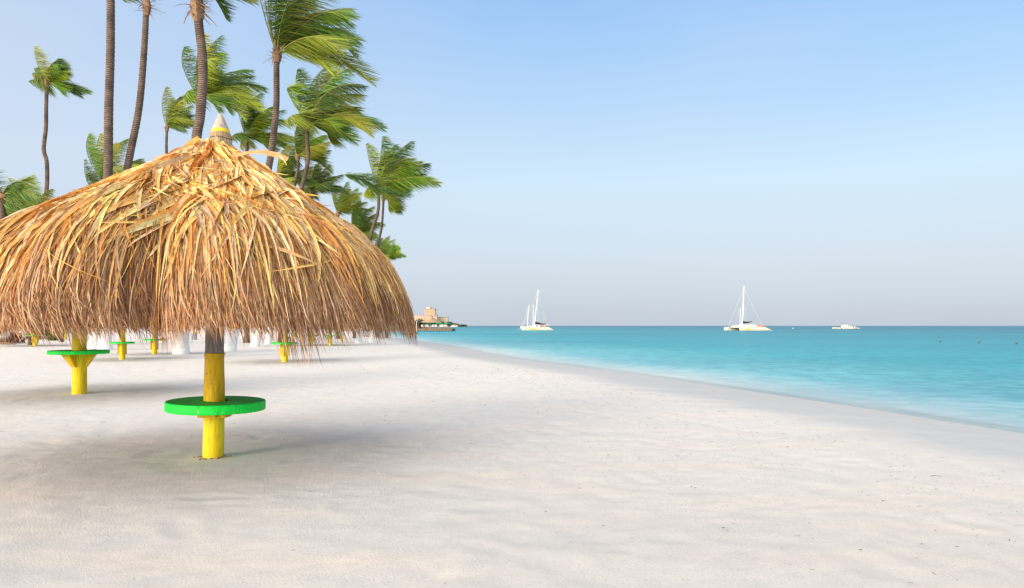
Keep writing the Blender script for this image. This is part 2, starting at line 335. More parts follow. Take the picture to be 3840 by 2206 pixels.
def ground_z(x, y, s):
    z = np.interp(s, [-60, -7, -4.2, -2, 0, 3, 12, 60, 400], [.10, .02, -.01, -.10, SEA, -.55, -1.2, -3, -8])
    amp = np.clip((-s-3.6)/1.5, 0, 1)
    n = (vnoise(x*1.7, y*1.7, 1)-.5)*.016+(vnoise(x*4.1+9, y*4.1, 2)-.5)*.009+(vnoise(x*9+3, y*9, 3)-.5)*.006+(vnoise(x*.45, y*.45, 4)-.5)*.05
    # footprints: soft pits with raised rims
    return z+n*amp
DIMP = np.random.default_rng(5)
def build_ground():
    ys = np.concatenate([np.linspace(-60, 0, 14)[:-1], np.geomspace(1., 12, 520)-1+.0, np.geomspace(11.2, 160, 420)[1:], np.geomspace(170, 16000, 40)])
    near = np.concatenate([-np.geomspace(26, 5000, 26)[::-1], np.linspace(-25.5, -.6, 460), np.linspace(-.5, 1.5, 20), np.geomspace(2, 9000, 30)])
    Y, Sg = np.meshgrid(ys, near, indexing='ij'); c = Sc(Y); X = S(Y)+Sg/c; s = Sg
    Z = ground_z(X, Y, s)
    r = np.random.default_rng(11)
    for k in range(420):
        yy = 2.2+r.random()**.8*26; sx = -r.random()*20-5.2; xx = float(S(np.array([yy]))[0])+sx
        if abs(xx) > .85*yy+1: continue
        a = r.random()*3.14; sz = .10+.08*r.random(); dep = .005+.011*r.random()
        i0, i1 = np.searchsorted(ys, yy-.6), np.searchsorted(ys, yy+.6)
        dx = X[i0:i1]-xx; dy = Y[i0:i1]-yy
        u = (dx*math.cos(a)+dy*math.sin(a))/(sz*1.8); v = (-dx*math.sin(a)+dy*math.cos(a))/sz; q = u*u+v*v
        Z[i0:i1] += dep*(-np.exp(-q)+.35*np.exp(-(np.sqrt(q)-1.5)**2*4))
    # little mounds where posts enter the sand
    for (px_, py_, rr) in ((-3.68, 8.35, .22), (-10.4, 16.5, .3)):
        q = ((X-px_)**2+(Y-py_)**2)/rr**2; Z += .018*np.exp(-q)
    ny, nx = X.shape; V = np.stack([X, Y, Z], -1).reshape(-1, 3)
    i = (np.arange(ny-1)[:, None]*nx+np.arange(nx-1)[None, :]).ravel(); Fq = np.stack([i, i+1, i+nx+1, i+nx], 1)
    wet = np.clip((s+5.2)/2.4, 0, 1)*.5
    o = np_obj('beach_sand', V, Fq, M['sand'], attr={'wet': wet.ravel()}); tag(o, kind='structure')
build_ground()
def build_water():
    ys = np.concatenate([np.linspace(-60, 0, 20)[:-1], np.geomspace(1., 40, 260)-1, np.geomspace(40, 400, 220)[1:], np.geomspace(410, 16000, 60)])
    sg = np.concatenate([np.linspace(-1.2, 4, 60), np.geomspace(4.1, 60, 110), np.geomspace(62, 16000, 60)])
    Y, Sg = np.meshgrid(ys, sg, indexing='ij'); X = S(Y)+Sg/Sc(Y)
    wob = (vnoise(Y*.35, X*0, 21)-.5)*.9
    Z = SEA+.028*np.exp(-((Sg-.55-wob)/.22)**2)+.02*np.exp(-((Sg-3.0-wob*1.5)/.4)**2)+.012*(vnoise(X*.6, Y*1.2, 23)-.5)*np.clip(Sg/4, 0, 1)
    Z = np.where(Y > 300, SEA, Z)
    off = np.clip(np.log1p(np.clip(Sg+.2, 0, None))/math.log(401), 0, 1)
    V = np.stack([X, Y, Z], -1).reshape(-1, 3); ny, nx = X.shape
    i = (np.arange(ny-1)[:, None]*nx+np.arange(nx-1)[None, :]).ravel(); Fq = np.stack([i, i+1, i+nx+1, i+nx], 1)
    o = np_obj('sea_water', V, Fq, M['water'], attr={'offshore': off.ravel()}); tag(o, kind='structure')
build_water()
def gz(x, y):
    y = np.array([float(y)]); x = np.array([float(x)]); s = (x-S(y))*Sc(y); return float(ground_z(x, y, s)[0])
def ground_pt(X, Y, extra=0.):
    """where the ray through that pixel meets the beach"""
    d = EYE*F/(Y-HY); x = (X-CX)/F*d; return Vector((x, d, gz(x, d)))

# ------------------------------------------------------------------ thatch
TT = np.array([0, .08, .25, .42, .6, .73, .85, .93, 1.0, 1.2])
PR = np.array([(.16, 3.95), (.27, 3.81), (.56, 3.55), (.98, 3.24), (1.41, 2.94), (1.78, 2.70), (2.10, 2.39), (2.26, 2.06), (2.35, 1.88), (2.40, 1.62)])
PL = np.array([(.16, 3.95), (.36, 3.66), (.84, 3.33), (1.27, 3.10), (1.74, 2.86), (2.2, 2.68), (2.64, 2.38), (2.93, 2.10), (3.04, 1.88), (3.10, 1.62)])
TD = np.linspace(0, 1.5, 301)
def _smooth(P_):
    o = []
    for c in (0, 1):
        e = (P_[-1, c]-P_[-2, c])/.2; v = np.where(TD > 1.2, P_[-1, c]+e*(TD-1.2), np.interp(TD, TT, P_[:, c])); s_ = .5*(v[0]*2-v[::-1][-17:-1][::-1])
        pad = np.concatenate([2*v[0]-v[16:0:-1], v, 2*v[-1]-v[-2:-18:-1]]); o.append(np.convolve(pad, np.hanning(33)/np.hanning(33).sum(), 'valid'))
    return o
SR = _smooth(PR); SL = _smooth(PL)
def surf(phi, t, PLf=PL):
    """phi: direction in plan (0 = +x). returns (...,3) relative to the pole foot"""
    wl = np.clip(-np.cos(phi), 0, 1)**2.2
    L_ = SL if PLf is PL else SR
    r = np.interp(t, TD, SR[0])*(1-wl)+np.interp(t, TD, L_[0])*wl
    z = np.interp(t, TD, SR[1])*(1-wl)+np.interp(t, TD, L_[1])*wl
    pw = np.mod(phi+np.pi, 2*np.pi)-np.pi; k = np.clip(t*1.8-.2, 0, 1)
    r = r*(1+.02*np.sin(phi*5)+.015*np.sin(phi*11+1)+k*(.10*np.exp(-((pw+1.74)/.20)**2)-.11*np.exp(-((pw+1.38)/.10)**2)-.04*np.exp(-((pw+.62)/.08)**2)))
    z = z+k*.07*np.exp(-((pw+1.72)/.22)**2)*np.clip(1.15-t, 0, 1)
    return np.stack([r*np.cos(phi), r*np.sin(phi), z], -1)
def surf_n(phi, t, P_=PL):
    e = .01; a = surf(phi+e, t, P_)-surf(phi-e, t, P_); b = surf(phi, t+e, P_)-surf(phi, t-e, P_)
    n = np.cross(b, a); n /= np.linalg.norm(n, axis=-1, keepdims=True)+1e-9
    return np.where((n[..., 2:3] < -0.2), -n, n)
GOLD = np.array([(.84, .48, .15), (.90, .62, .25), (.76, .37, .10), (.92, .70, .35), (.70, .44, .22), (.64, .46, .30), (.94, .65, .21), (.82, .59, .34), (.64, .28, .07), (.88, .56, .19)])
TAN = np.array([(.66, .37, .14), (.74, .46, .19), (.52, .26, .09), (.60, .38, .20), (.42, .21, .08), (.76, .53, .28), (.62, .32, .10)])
BRN = np.array([(.46, .23, .10), (.55, .32, .16), (.32, .14, .06), (.58, .38, .24), (.46, .25, .14), (.22, .09, .045), (.62, .43, .28)])  # lower strands: their own browner tone with some shade put into it
def pick(pal, n, g, jit=.10):
    c = pal[g.integers(0, len(pal), n)]; return np.clip(c*(1+g.normal(0, jit, (n, 1))), .02, .9)
def strand_block(g, phi0, t0, dt, dphi, lift0, lift1, width, K, wind, P_, taper=1.0, curl=0., roll=.5, spread=1):
    n = len(phi0); u = np.linspace(0, 1, K)[None, :]
    t = t0[:, None]+dt[:, None]*u
    left = np.clip(-np.cos(phi0), 0, 1)[:, None]
    # wind drives hanging strands on the left and centre towards +x (around the rim)
    drift = wind*(.06+.46*left)*np.clip(t-.35, 0, 1)*u*np.sign(-np.sin(phi0))[:, None]*np.abs(np.sin(phi0))[:, None]**.5
    phi = phi0[:, None]+dphi[:, None]*u+drift
    nrm = surf_n(phi, np.clip(t, 0.02, 1.1), P_)
    lift = lift0[:, None]+(lift1-lift0)[:, None]*u**2+curl*np.sin(u*3.14)*g.random((n, 1))
    lift = lift*np.clip(.35+t*1.6, 0, 1)
    P = surf(phi, t, P_)+nrm*lift[..., None]
    T = np.gradient(P, axis=1); side = np.cross(T, nrm); side /= np.linalg.norm(side, axis=2, keepdims=True)+1e-9
    a = g.normal(0, roll, (n, 1, 1))+g.normal(0, roll*.8, (n, 1, 1))*u[..., None]
    side = side*np.cos(a)+nrm*np.sin(a)
    prof = np.clip(.55+1.6*u, 0, 1)*np.where(u > .35, 1-taper*((u-.35)/.65)**1.6, 1)
    W = side*(width[:, None]*prof)[..., None]
    return P, W
def sample_phi(g, n, front=.72):
    f = g.random(n) < front
    return np.where(f, -math.pi/2+(g.random(n)*2-1)*2.05, g.random(n)*2*math.pi)
def make_thatch(root, seed, q=1.0, P_=PL, ws=1.0):
    g = np.random.default_rng(seed)
    # inner shell
    ph = np.linspace(0, 2*math.pi, 73); tt = np.linspace(0, .97, 20); Ph, Tt = np.meshgrid(ph, tt)
    V = surf(Ph, Tt, P_)*np.array([.97, .97, 1])-np.array([0, 0, .05]); nx = 73
    i = (np.arange(19)[:, None]*nx+np.arange(72)[None, :]).ravel()
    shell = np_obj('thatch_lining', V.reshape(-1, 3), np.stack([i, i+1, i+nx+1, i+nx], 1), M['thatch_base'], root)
    Ps = []; 
    K = 6
    PP = []; WW = []; CC = []
    def put(P, W, C): PP.append(P); WW.append(W); CC.append(np.repeat(C[:, None, :], P.shape[1], 1))
    # fine strands
    n = int(21000*q); phi = sample_phi(g, n); t0 = .12+.80*g.random(n)**.75; dt = .22+.26*g.random(n); dt = np.minimum(dt, 1.17-t0+.08*g.random(n))
    # clumping in direction
    cl = .10*np.sin(phi*23+t0*9)+.08*np.sin(phi*41-t0*17)
    P, W = strand_block(g, phi, t0, dt, g.normal(0, .028, n)+cl*.18, g.random(n)*.03, .02+.05*g.random(n), (.0045+.006*g.random(n))*ws/ (q**.5), K, .55, P_)
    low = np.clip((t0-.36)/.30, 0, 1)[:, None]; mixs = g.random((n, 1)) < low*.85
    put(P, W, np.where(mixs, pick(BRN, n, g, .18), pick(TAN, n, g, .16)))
    # fringe
    n = int(9500*q); phi = sample_phi(g, n); t0 = .70+.26*g.random(n); ln = 1.165-t0+.10*g.normal(0, 1, n).clip(-1.2, 1.5)+.04*np.sin(phi*13)*np.sin(phi*31)
    ln = ln+.05*np.clip(np.sin(phi*9+1)*np.sin(phi*17), 0, 1)
    # heavy dangling clump
    m = np.abs(phi-(-.86)) < .085; ln = np.where(m & (g.random(n) < .8), ln+.10+.16*g.random(n), ln)
    P, W = strand_block(g, phi, t0, ln, g.normal(0, .03, n), g.random(n)*.10-.03, g.random(n)*.09-.02, (.0035+.0045*g.random(n))*ws/(q**.5), K, .75, P_, 1.0, roll=.9)
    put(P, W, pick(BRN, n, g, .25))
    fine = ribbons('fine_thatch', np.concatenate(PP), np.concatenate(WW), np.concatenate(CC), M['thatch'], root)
    # broad blades in fanned bunches
    PP.clear(); WW.clear(); CC.clear(); K = 7
    nb = int(840*q); bp = sample_phi(g, nb, .8); bt = .05+.58*g.random(nb)**.85; per = 8
    phi = np.repeat(bp, per)+g.normal(0, .03, nb*per); t0 = np.repeat(bt, per)+g.normal(0, .02, nb*per); t0 = np.clip(t0, 0, .74)
    rr = np.interp(t0, TT, PR[:, 0])
    hm = g.random(nb) < .10; bp = np.where(hm, -1.72+g.normal(0, .05, nb), bp); bt = np.where(hm, .36+.05*g.normal(0, 1, nb), bt)
    phi = np.repeat(bp, per)+g.normal(0, .03, nb*per); t0 = np.clip(np.repeat(bt, per)+g.normal(0, .02, nb*per), 0, .74); rr = np.interp(t0, TT, PR[:, 0])
    tw = np.repeat(g.normal(0, .42, nb)*np.where(hm, 2.0, 1), per)
    dphi = (tw+g.normal(0, .30, nb*per))*.34/np.clip(rr, .75, 3)*np.clip(.35+t0*3, 0, 1); n = nb*per
    dt = (.13+.20*g.random(n)); cg = pick(GOLD, nb, g, .08).repeat(per, 0)
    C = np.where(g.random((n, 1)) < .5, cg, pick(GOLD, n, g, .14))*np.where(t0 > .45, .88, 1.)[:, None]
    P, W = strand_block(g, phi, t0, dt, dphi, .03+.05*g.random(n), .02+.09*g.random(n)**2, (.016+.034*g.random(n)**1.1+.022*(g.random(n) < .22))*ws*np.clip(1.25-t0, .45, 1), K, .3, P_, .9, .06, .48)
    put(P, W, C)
    # middle zone: medium blades
    n = int(5200*q); phi = sample_phi(g, n); t0 = .28+.42*g.random(n); dt = .22+.20*g.random(n)
    P, W = strand_block(g, phi, t0, dt, g.normal(0, .07, n), .02+.05*g.random(n), .03+.06*g.random(n), (.006+.009*g.random(n))*ws, K, .5, P_, 1.0, .04, .7)
    put(P, W, np.where(g.random((n, 1)) < .45, pick(GOLD, n, g, .12), pick(TAN, n, g, .15)))
    # short wild blades that stick up
    n = int(260*q); phi = sample_phi(g, n, .75); t0 = .05+.8*g.random(n)**1.2; dt = .06+.10*g.random(n)
    P, W = strand_block(g, phi, t0, dt, g.normal(0, .2, n), .04+.03*g.random(n), .08+.16*g.random(n), (.006+.013*g.random(n))*ws, 7, .3, P_, .95, .05, 1.)
    put(P, W, pick(GOLD, n, g, .15))
    ribbons('broad_thatch', np.concatenate(PP), np.concatenate(WW), np.concatenate(CC), M['thatch'], root, fold=.35)

def pole_pts(h, lean, n=22):
    return [Vector((lean*z/4.3+.006*math.sin(z*2.3+1), .004*math.sin(z*3), z)) for z in [(-.25+(h+.25)*i/(n-1)) for i in range(n)]]
def make_table(root, R_, ztop, th, brk='block', n=48, offs=(0, 0), seed=1):
    rr = random.Random(seed); mb = MB(); ns = 4
    rad = [R_*(1+.006*math.sin(3*2*math.pi*k/n+1)+rr.uniform(-.003, .003)) for k in range(n)]
    ph = .14
    def ring(k0, z): return [(offs[0]+rad[k]*k0*math.cos(2*math.pi*k/n), offs[1]+rad[k]*k0*math.sin(2*math.pi*k/n), z) for k in range(n)]
    lv = [ring(ph/R_, ztop), ring(.5, ztop), ring(.985, ztop), ring(1, ztop-.012), ring(1, ztop-th+.01), ring(.985, ztop-th), ring(ph/R_, ztop-th)]
    vs = [v for l in lv for v in l]; fs = []; ms = []
    for i in range(len(lv)-1):
        mb.add(lv[i]+lv[i+1], [(k, (k+1) % n, n+(k+1) % n, n+k) for k in range(n)], 1 if i < 2 else 0)
    t = mb.build('table_top', [M['green'], M['green_top']], root, smooth=True)
    return t

def parasol_main():
    foot = ground_pt(797, 1728); foot.z = 0
    root = empty('thatched_parasol', foot, 'large foreground parasol with shaggy golden palm-leaf roof on a yellow post with green table', 'beach parasol', 'thatched parasols on the beach')
    root.scale = (.98, .98, .99)
    pts = pole_pts(4.0, .10, 40); rad = [.118+.005*math.sin(p.z*3.1)+.003*math.sin(p.z*9) for p in pts]
    lo = [p for p in pts if p.z <= 1.34]; k = len(lo)
    mb = MB(); mb.tube([p for p in pts[:k]]+[Vector((pts[k].x, pts[k].y, 1.33))], rad[:k]+[.121], 28, jit=.025, mfun=lambda i: 1 if pts[i].z > .66 else 0)  # deeper yellow above the table, brighter below
    b = mb.build('painted_post', [M['yellow'], M['yellow_deep']], root, smooth=True)
    mb = MB(); mb.tube([Vector((pts[k].x, pts[k].y, 1.332))]+pts[k:], [.112]+[r_*.95 for r_ in rad[k:]], 28, jit=.03)
    mb.build('bare_post', M['greywood'], root, smooth=True)
    tt_ = make_table(root, .58, .745, .112, seed=3, offs=(.03, 0)); tt_.rotation_euler = (0, R(1.3), 0)
    for s_ in (-1, 1):
        m2 = MB(); m2.box((.03+s_*.138, -.01, .578), (.075, .2, .075)); m2.build('support_block', M['yellow_deep'], root, bevel=.006)
    m2 = MB(); m2.box((.02, .0, .578), (.16, .30, .05)); m2.build('support_block', M['yellow_deep'], root, bevel=.006)
    # tip
    tx = .10
    m3 = MB(); m3.lathe([(.104, 4.03), (.102, 4.08), (.088, 4.12), (.055, 4.21), (.020, 4.275), (.004, 4.29)], (tx, 0, 0), 16, jit=.05)
    m3.build('pointed_tip', M['cone'], root, smooth=True)
    m3 = MB(); m3.lathe([(.108, 3.98), (.109, 4.0), (.107, 4.085), (.103, 4.088)], (tx, 0, 0), 20, jit=.02); m3.build('painted_band', M['cone_band'], root, smooth=True)
    # bundled collar
    g = np.random.default_rng(3); n = 420; ph = g.random(n)*2*math.pi; u = np.linspace(0, 1, 6)[None, :]
    r0 = .112+.010*g.random(n); z0 = 4.03+.015*g.random(n); r1 = .15+.03*g.random(n)
    r = r0[:, None]+(r1-r0)[:, None]*u+.30*np.clip(u-.55, 0, 1)[:, :]**1.2*2; z = z0[:, None]-.43*u
    p_ = ph[:, None]+g.normal(0, .03, (n, 1))*u
    P = np.stack([tx+r*np.cos(p_), r*np.sin(p_), z], -1); W = np.stack([-np.sin(p_), np.cos(p_), 0*p_], -1)*(.006+.006*g.random((n, 1, 1)))
    ribbons('bound_collar', P, W, pick(np.array([(.55, .42, .26), (.45, .32, .18), (.62, .48, .3), (.35, .24, .15)]), n, g), M['thatch'], root)
    for z_, r_ in ((3.97, .130), (3.79, .150)):
        m4 = MB(); m4.tube([(tx+r_*math.cos(a), r_*math.sin(a), z_+.006*math.sin(a*3)) for a in [2*math.pi*i/28 for i in range(29)]], .006, 6, caps=False)
        m4.build('binding_wire', M['wire'], root, smooth=True)
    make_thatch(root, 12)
    # the long stray blades lying across the top
    g = np.random.default_rng(9)
    def blade(px_list, wd, colr, d0):
        P = np.array([[*(at(X, Y, d0+dd)-foot)] for X, Y, dd in px_list]); 
        T = np.gradient(P, axis=0); s_ = np.cross(T, np.array([0, -1, .35])); s_ /= np.linalg.norm(s_, axis=1, keepdims=True)
        ww = np.array(wd)[:, None]; return P[None], (s_*ww)[None], np.array([colr])
    bl = [blade([(715, 598, 0), (780, 592, 0), (860, 578, 0), (930, 560, 0), (985, 556, 0), (1040, 568, 0), (1085, 585, 0)], [.022, .03, .024, .02, .028, .036, .026], (.58, .33, .15), 7.9),
          blade([(1050, 572, 0), (1060, 578, 0), (1067, 584, 0), (1072, 590, 0), (1075, 596, 0), (1078, 602, 0), (1080, 608, 0)], [.012, .014, .01, .008, .006, .004, .002], (.8, .6, .3), 7.88),
          blade([(882, 690, 0), (884, 670, 0), (886, 655, 0), (888, 640, 0), (890, 625, 0), (893, 610, 0), (895, 600, 0)], [.008, .012, .014, .016, .014, .01, .004], (.75, .55, .3), 7.4),
          blade([(560, 725, 0), (575, 690, 0), (583, 650, 0), (590, 630, 0), (586, 605, 0), (582, 590, 0), (575, 575, 0)], [.01, .012, .014, .02, .02, .018, .008], (.66, .36, .14), 8.2),
          blade([(600, 620, 0), (606, 610, 0), (612, 600, 0), (618, 592, 0), (628, 588, 0), (640, 592, 0), (648, 600, 0)], [.02, .03, .034, .034, .03, .02, .006], (.62, .33, .14), 8.2),
          blade([(395, 690, 0), (430, 700, 0), (470, 712, 0), (510, 735, 0), (545, 760, 0), (565, 775, 0), (570, 778, 0)], [.006, .01, .012, .01, .008, .006, .003], (.74, .5, .25), 7.0)]
    for P, W, C in bl: ribbons('stray_blade', P, W, C, M['thatch'], root, fold=.25)
parasol_main()

def parasol_proto(name, label, brk, PLs, q, ws):
    root = empty(name, (0, 0, 0), label, 'beach parasol', 'thatched parasols on the beach')
    m = MB(); m.tube(pole_pts(4.0, .05, 14), [.15-.012*i/13 for i in range(14)], 14, jit=.03)
    m.build('painted_post', M['yellow'], root, smooth=True)
    make_table(root, .60, 1.03 if brk == 'tri' else .86, .085, n=32, seed=5)
    zt = .94 if brk == 'tri' else .775
    for k in range(4):
        a = k*math.pi/2+(0.0 if brk == 'tri' else .6); c_, s_ = math.cos(a), math.sin(a); m = MB()
        if brk == 'tri':
            pr = [(.14, zt-.30), (.14, zt), (.40, zt), (.36, zt-.05), (.18, zt-.30)]; hw = .03; vs = []
            for w_ in (-hw, hw):
                for (r_, z_) in pr: vs.append((r_*c_-w_*s_, r_*s_+w_*c_, z_))
            m.add(vs, [(0, 1, 2, 3, 4), (9, 8, 7, 6, 5)]+[(i, (i+1) % 5, 5+(i+1) % 5, 5+i) for i in range(5)])
        else:
            m.box((.17*c_, .17*s_, zt-.26), (.09, .07, .52), rz=a)
        m.build('support_bracket', M['yellow_deep'], root)
    make_thatch(root, 31, q, PLs, ws)
    m = MB(); m.lathe([(.14, 3.95), (.13, 4.1), (.05, 4.25), (.004, 4.3)], (.05, 0, 0), 12); m.build('pointed_tip', M['cone'], root, smooth=True)
    return root
def copy_tree(o, parent=None):
    c = o.copy(); COL.objects.link(c); c.parent = parent
    for ch in o.children: copy_tree(ch, c)
    return c
PS = PR*np.array([[1.0, 1.0]])
p2 = parasol_proto('thatched_parasol', 'second nearest parasol, left, thick yellow post, green table on angled brackets', 'tri', PS, .12, 2.2)
f = ground_pt(296, 1484); p2.location = (f.x, f.y, f.z); p2.rotation_euler = (0, 0, .0)
p2.scale = (1.05, 1.05, 1)
p3 = parasol_proto('thatched_parasol', 'smaller yellow post with thin green disc table between second parasol and foreground post', 'block', PS, .10, 2.6)
f = ground_pt(458, 1352); p3.location = f; p3.scale = (.9, .9, .97)
far = [(579, 1331, 1.0, 1.0, 'distant parasol, yellow post with strapped brackets, just left of the widest whitewashed palm base'),
       (132, 1300, 1.25, 1.0, 'distant green table on short yellow post nearest the left edge'),
       (246, 1276, .9, 1.0, 'tiny green table beside the dark bin, mostly hidden by the fringe'),
       (1068, 1359, 1.0, 1.02, 'slim yellow parasol post right of the foreground post under the dangling thatch clump'),
       (1167, 1296, 1.0, .95, 'distant parasol with thin green table and greyish post, first right of the slim yellow post'),
       (1238, 1297, 1.0, .98, 'distant yellow parasol post with green table, second right of the slim yellow post'),
       (1281, 1285, .62, .9, 'small distant yellow parasol post with narrow green table, rightmost of the row'),
       (1108, 1274, .8, 1.0, 'tiny distant green table directly behind the slim yellow post')]
for X, Y, sc, sz, lb in far:
    o = copy_tree(p3); f = ground_pt(X, Y); o.location = f; o.scale = (sc*.95, sc*.95, sz); o.rotation_euler = (0, 0, random.uniform(-1, 1)); o['label'] = lb

# ------------------------------------------------------------------ palms
LEAF = np.array([(.09, .21, .02), (.13, .26, .02), (.20, .30, .02), (.06, .15, .02), (.28, .34, .03), (.08, .19, .04), (.15, .22, .02)])
TEMPL = [((-.42, .62), (-.10, 1.02)), ((-.30, .78), (.25, 1.10)), ((-.12, .80), (.55, 1.02)), ((.02, .85), (.80, .85)), ((.18, .72), (.98, .62)), ((.35, .60), (1.12, .35)),
         ((.45, .42), (1.18, .05)), ((.50, .22), (1.05, -.28)), ((.40, .05), (.85, -.50)), ((.25, -.02), (.55, -.55)), ((-.30, .30), (-.48, .12)), ((-.05, .55), (.35, .62)), ((.15, .5), (.6, .4))]
def palm(X, Y, d, L, base, mid, r0, r1, label, templ=None, seed=0, hue=1., white=True, droop=0., wind=1., lf=1., nvar=2, boot=1., bdy=0.):
    """X,Y crown base pixel; L frond length in px; base (X,Y) foot pixel or None; mid: trunk pixels between"""
    g = np.random.default_rng(100+seed)
    px = d/F; foot = ground_pt(*base) if base else Vector(((X-CX)*px, d, gz((X-CX)*px, d)))
    dd = foot.y if base else d
    root = empty('palm_tree', foot, label, 'palm tree', 'windswept palm trees')
    top = at(X, Y, d)
    raw = [top]+[at(mx, my, d) for mx, my in mid]
    if base:
        e = at(base[0], base[1], d); last = raw[-1]; 
    pts = [p-foot for p in raw]+[Vector((0, 0, -.2))]
    # Catmull-Rom through the trunk points
    pts = pts[::-1]; fine = []
    ext = [pts[0]*2-pts[1]]+pts+[pts[-1]*2-pts[-2]]
    for i in range(1, len(ext)-2):
        p0, p1, p2_, p3_ = ext[i-1:i+3]
        for j in range(8):
            t = j/8; fine.append(.5*((2*p1)+(p2_-p0)*t+(2*p0-5*p1+4*p2_-p3_)*t*t+(3*p1-p0-3*p2_+p3_)*t**3))
    fine.append(pts[-1]); n = len(fine)
    H = max(p.z for p in fine)
    dense = []
    for i in range(n-1):
        for j in range(3): dense.append(fine[i].lerp(fine[i+1], j/3))
    dense.append(fine[-1])
    rad = []
    for i, p in enumerate(dense):
        k = max(0, p.z)/H; flare = .45*math.exp(-max(0, p.z)/.9)
        rad.append((r0*(1-k)+r1*k)*(1+flare)*(1+(.05 if i % 2 else -.02)))
    mb = MB(); mb.tube(dense, rad, 12, jit=.04); mb.build('trunk', M['trunk'], root, smooth=True)
    if white:
        zz = [p for p in dense if p.z < 1.25]; zz = zz if len(zz) > 1 else dense[:2]
        pbl = [dense[0]]
        hz = 1.45
        for i in range(len(dense)-1):
            a, b_ = dense[i], dense[i+1]
            if b_.z <= hz: pbl.append(b_)
            else: pbl.append(a.lerp(b_, (hz-a.z)/max(b_.z-a.z, 1e-3)) if hz > a.z else a.copy()); break
        mb = MB(); q = []
        for i in range(len(pbl)-1):
            for j in range(4): q.append(pbl[i].lerp(pbl[i+1], j/4))
        q.append(pbl[-1]); mb.tube(q, [(r0*(1+.45*math.exp(-max(0, p.z)/.9)))*1.07+.01 for p in q], 16, jit=.012); mb.build('painted_base', M['whitewash'], root, smooth=True)
    tp = np.array(top-foot); Lm = L*px
    # boot: fibrous swelling with leaf stubs
    mb = MB(); b0 = Vector(tp)-Vector((0, 0, bdy*px)); tdir = (dense[-1]-dense[-5]).normalized(); bh = r1*4.2*boot
    mb.tube([b0-tdir*bh*.55, b0-tdir*bh*.3, b0, b0+tdir*bh*.35, b0+tdir*bh*.6], [r1*1.02, r1*1.5, r1*1.75, r1*1.3, r1*.5], 10, jit=.15); mb.build('crown_boot', M['drift'], root, smooth=True)
    n = 46; a = g.random(n)*6.28; el = g.random(n)*1.9-.35; u = np.linspace(0, 1, 4)[None, :, None]
    dr = np.stack([np.cos(a)*np.cos(el), np.sin(a)*np.cos(el), np.sin(el)], 1); st = np.array(b0)+dr*r1*.8; st[:, 2] += (g.random(n)-.6)*bh*.5
    ln = (r1*1.3+r1*3*g.random(n)**2)*boot
    P = st[:, None, :]+dr[:, None, :]*u*ln[:, None, None]; P[..., 2] -= (u[..., 0]**2)*ln[:, None]*.35
    P[..., 0] += u[..., 0]**2*.3*ln[:, None]
    sd = np.cross(dr, (0, 0, 1)); sd /= np.linalg.norm(sd, axis=1, keepdims=True)+1e-6
    W = sd[:, None, :]*(r1*.28*(1-.7*u)); C = pick(np.array([(.34, .19, .10), (.5, .3, .16), (.22, .12, .07), (.42, .22, .12)]), n, g, .2)
    ribbons('leaf_stubs', P, W, C, M['fibre'], root, fold=.3)
    # fronds
    tl = list(templ or TEMPL); fr = []
    for v in range(nvar):
        for (c_, e_) in tl:
            if v and g.random() < .6: continue
            j = .05 if v == 0 else .13
            fr.append((np.array(c_)+g.normal(0, j, 2), np.array(e_)+g.normal(0, j, 2)*1.2, g.normal(0, .28), g.uniform(.5, 1.) if v else 1.))
    PP = []; WW = []; CC = []; rach = MB()
    wdir = np.array([1.0, .12, -.12])
    for (c_, e_, dep, lsc) in fr:
        u = np.linspace(0, 1, 34); c3 = np.array([c_[0], dep*.7, c_[1]])*Lm; e3 = np.array([e_[0], dep*1.3, e_[1]])*Lm
        if lsc < 1: c3 *= .92; e3 *= .9
        B = 2*u[:, None]*(1-u)[:, None]*c3+(u**2)[:, None]*e3
        B += tp
        T = np.gradient(B, axis=0); T /= np.linalg.norm(T, axis=1, keepdims=True)
        rach.tube([Vector(b_) for b_ in B[::4]]+[Vector(B[-1])], [.034*lf*(1-.85*k/9)*Lm/4.5 for k in range(len(B[::4])+1)], 5, caps=False)
        nl = 74
        us = .10+.90*(np.arange(nl)+g.random(nl)*.6)/nl; us = np.clip(us, 0, .999)
        idx = us*33; i0 = idx.astype(int); fx = (idx-i0)[:, None]; b = B[i0]*(1-fx)+B[np.minimum(i0+1, 33)]*fx; tt = T[i0]
        base_c = LEAF[g.integers(0, len(LEAF))]*hue*LEAFK*g.uniform(.6, 1.25)
        for sgn in (-1, 1):
            side = np.cross(tt, np.array([0, -1, .25])); side /= np.linalg.norm(side, axis=1, keepdims=True)
            dep_v = np.array([0, 1, 0])[None, :]*g.normal(0, .30, (nl, 1))
            ll = Lm*.335*lf*np.clip(np.sin(np.pi*(.16+.80*us)), .12, 1)**.7*(1+g.normal(0, .10, nl))
            di = g.normal(0, .10, (nl, 3))+tt*.55+side*sgn*.55+wdir*(1.0*wind)+dep_v+np.array([0, 0, -.22-droop])
            di /= np.linalg.norm(di, axis=1, keepdims=True)
            k = np.linspace(0, 1, 4)[None, :, None]
            d2 = wdir*wind*.6+np.array([0, 0, -.35-droop]); P = b[:, None, :]+di[:, None, :]*ll[:, None, None]*k+d2*ll[:, None, None]*(k**2)*.38
            sdv = np.cross(di, np.array([g.normal(0, .3), -1, .5])); sdv /= np.linalg.norm(sdv, axis=1, keepdims=True)
            wl = Lm*.0058*lf*(1+g.normal(0, .2, nl)); W = sdv[:, None, :]*wl[:, None, None]*np.array([.6, 1, .75, .12])[None, :, None]
            C = base_c*(1+g.normal(0, .26, (nl, 1))); yel = g.random((nl, 1)) < .10; C = np.where(yel, np.array([.26, .25, .05]), C)
            PP.append(P); WW.append(W); CC.append(np.clip(C, .01, .6))
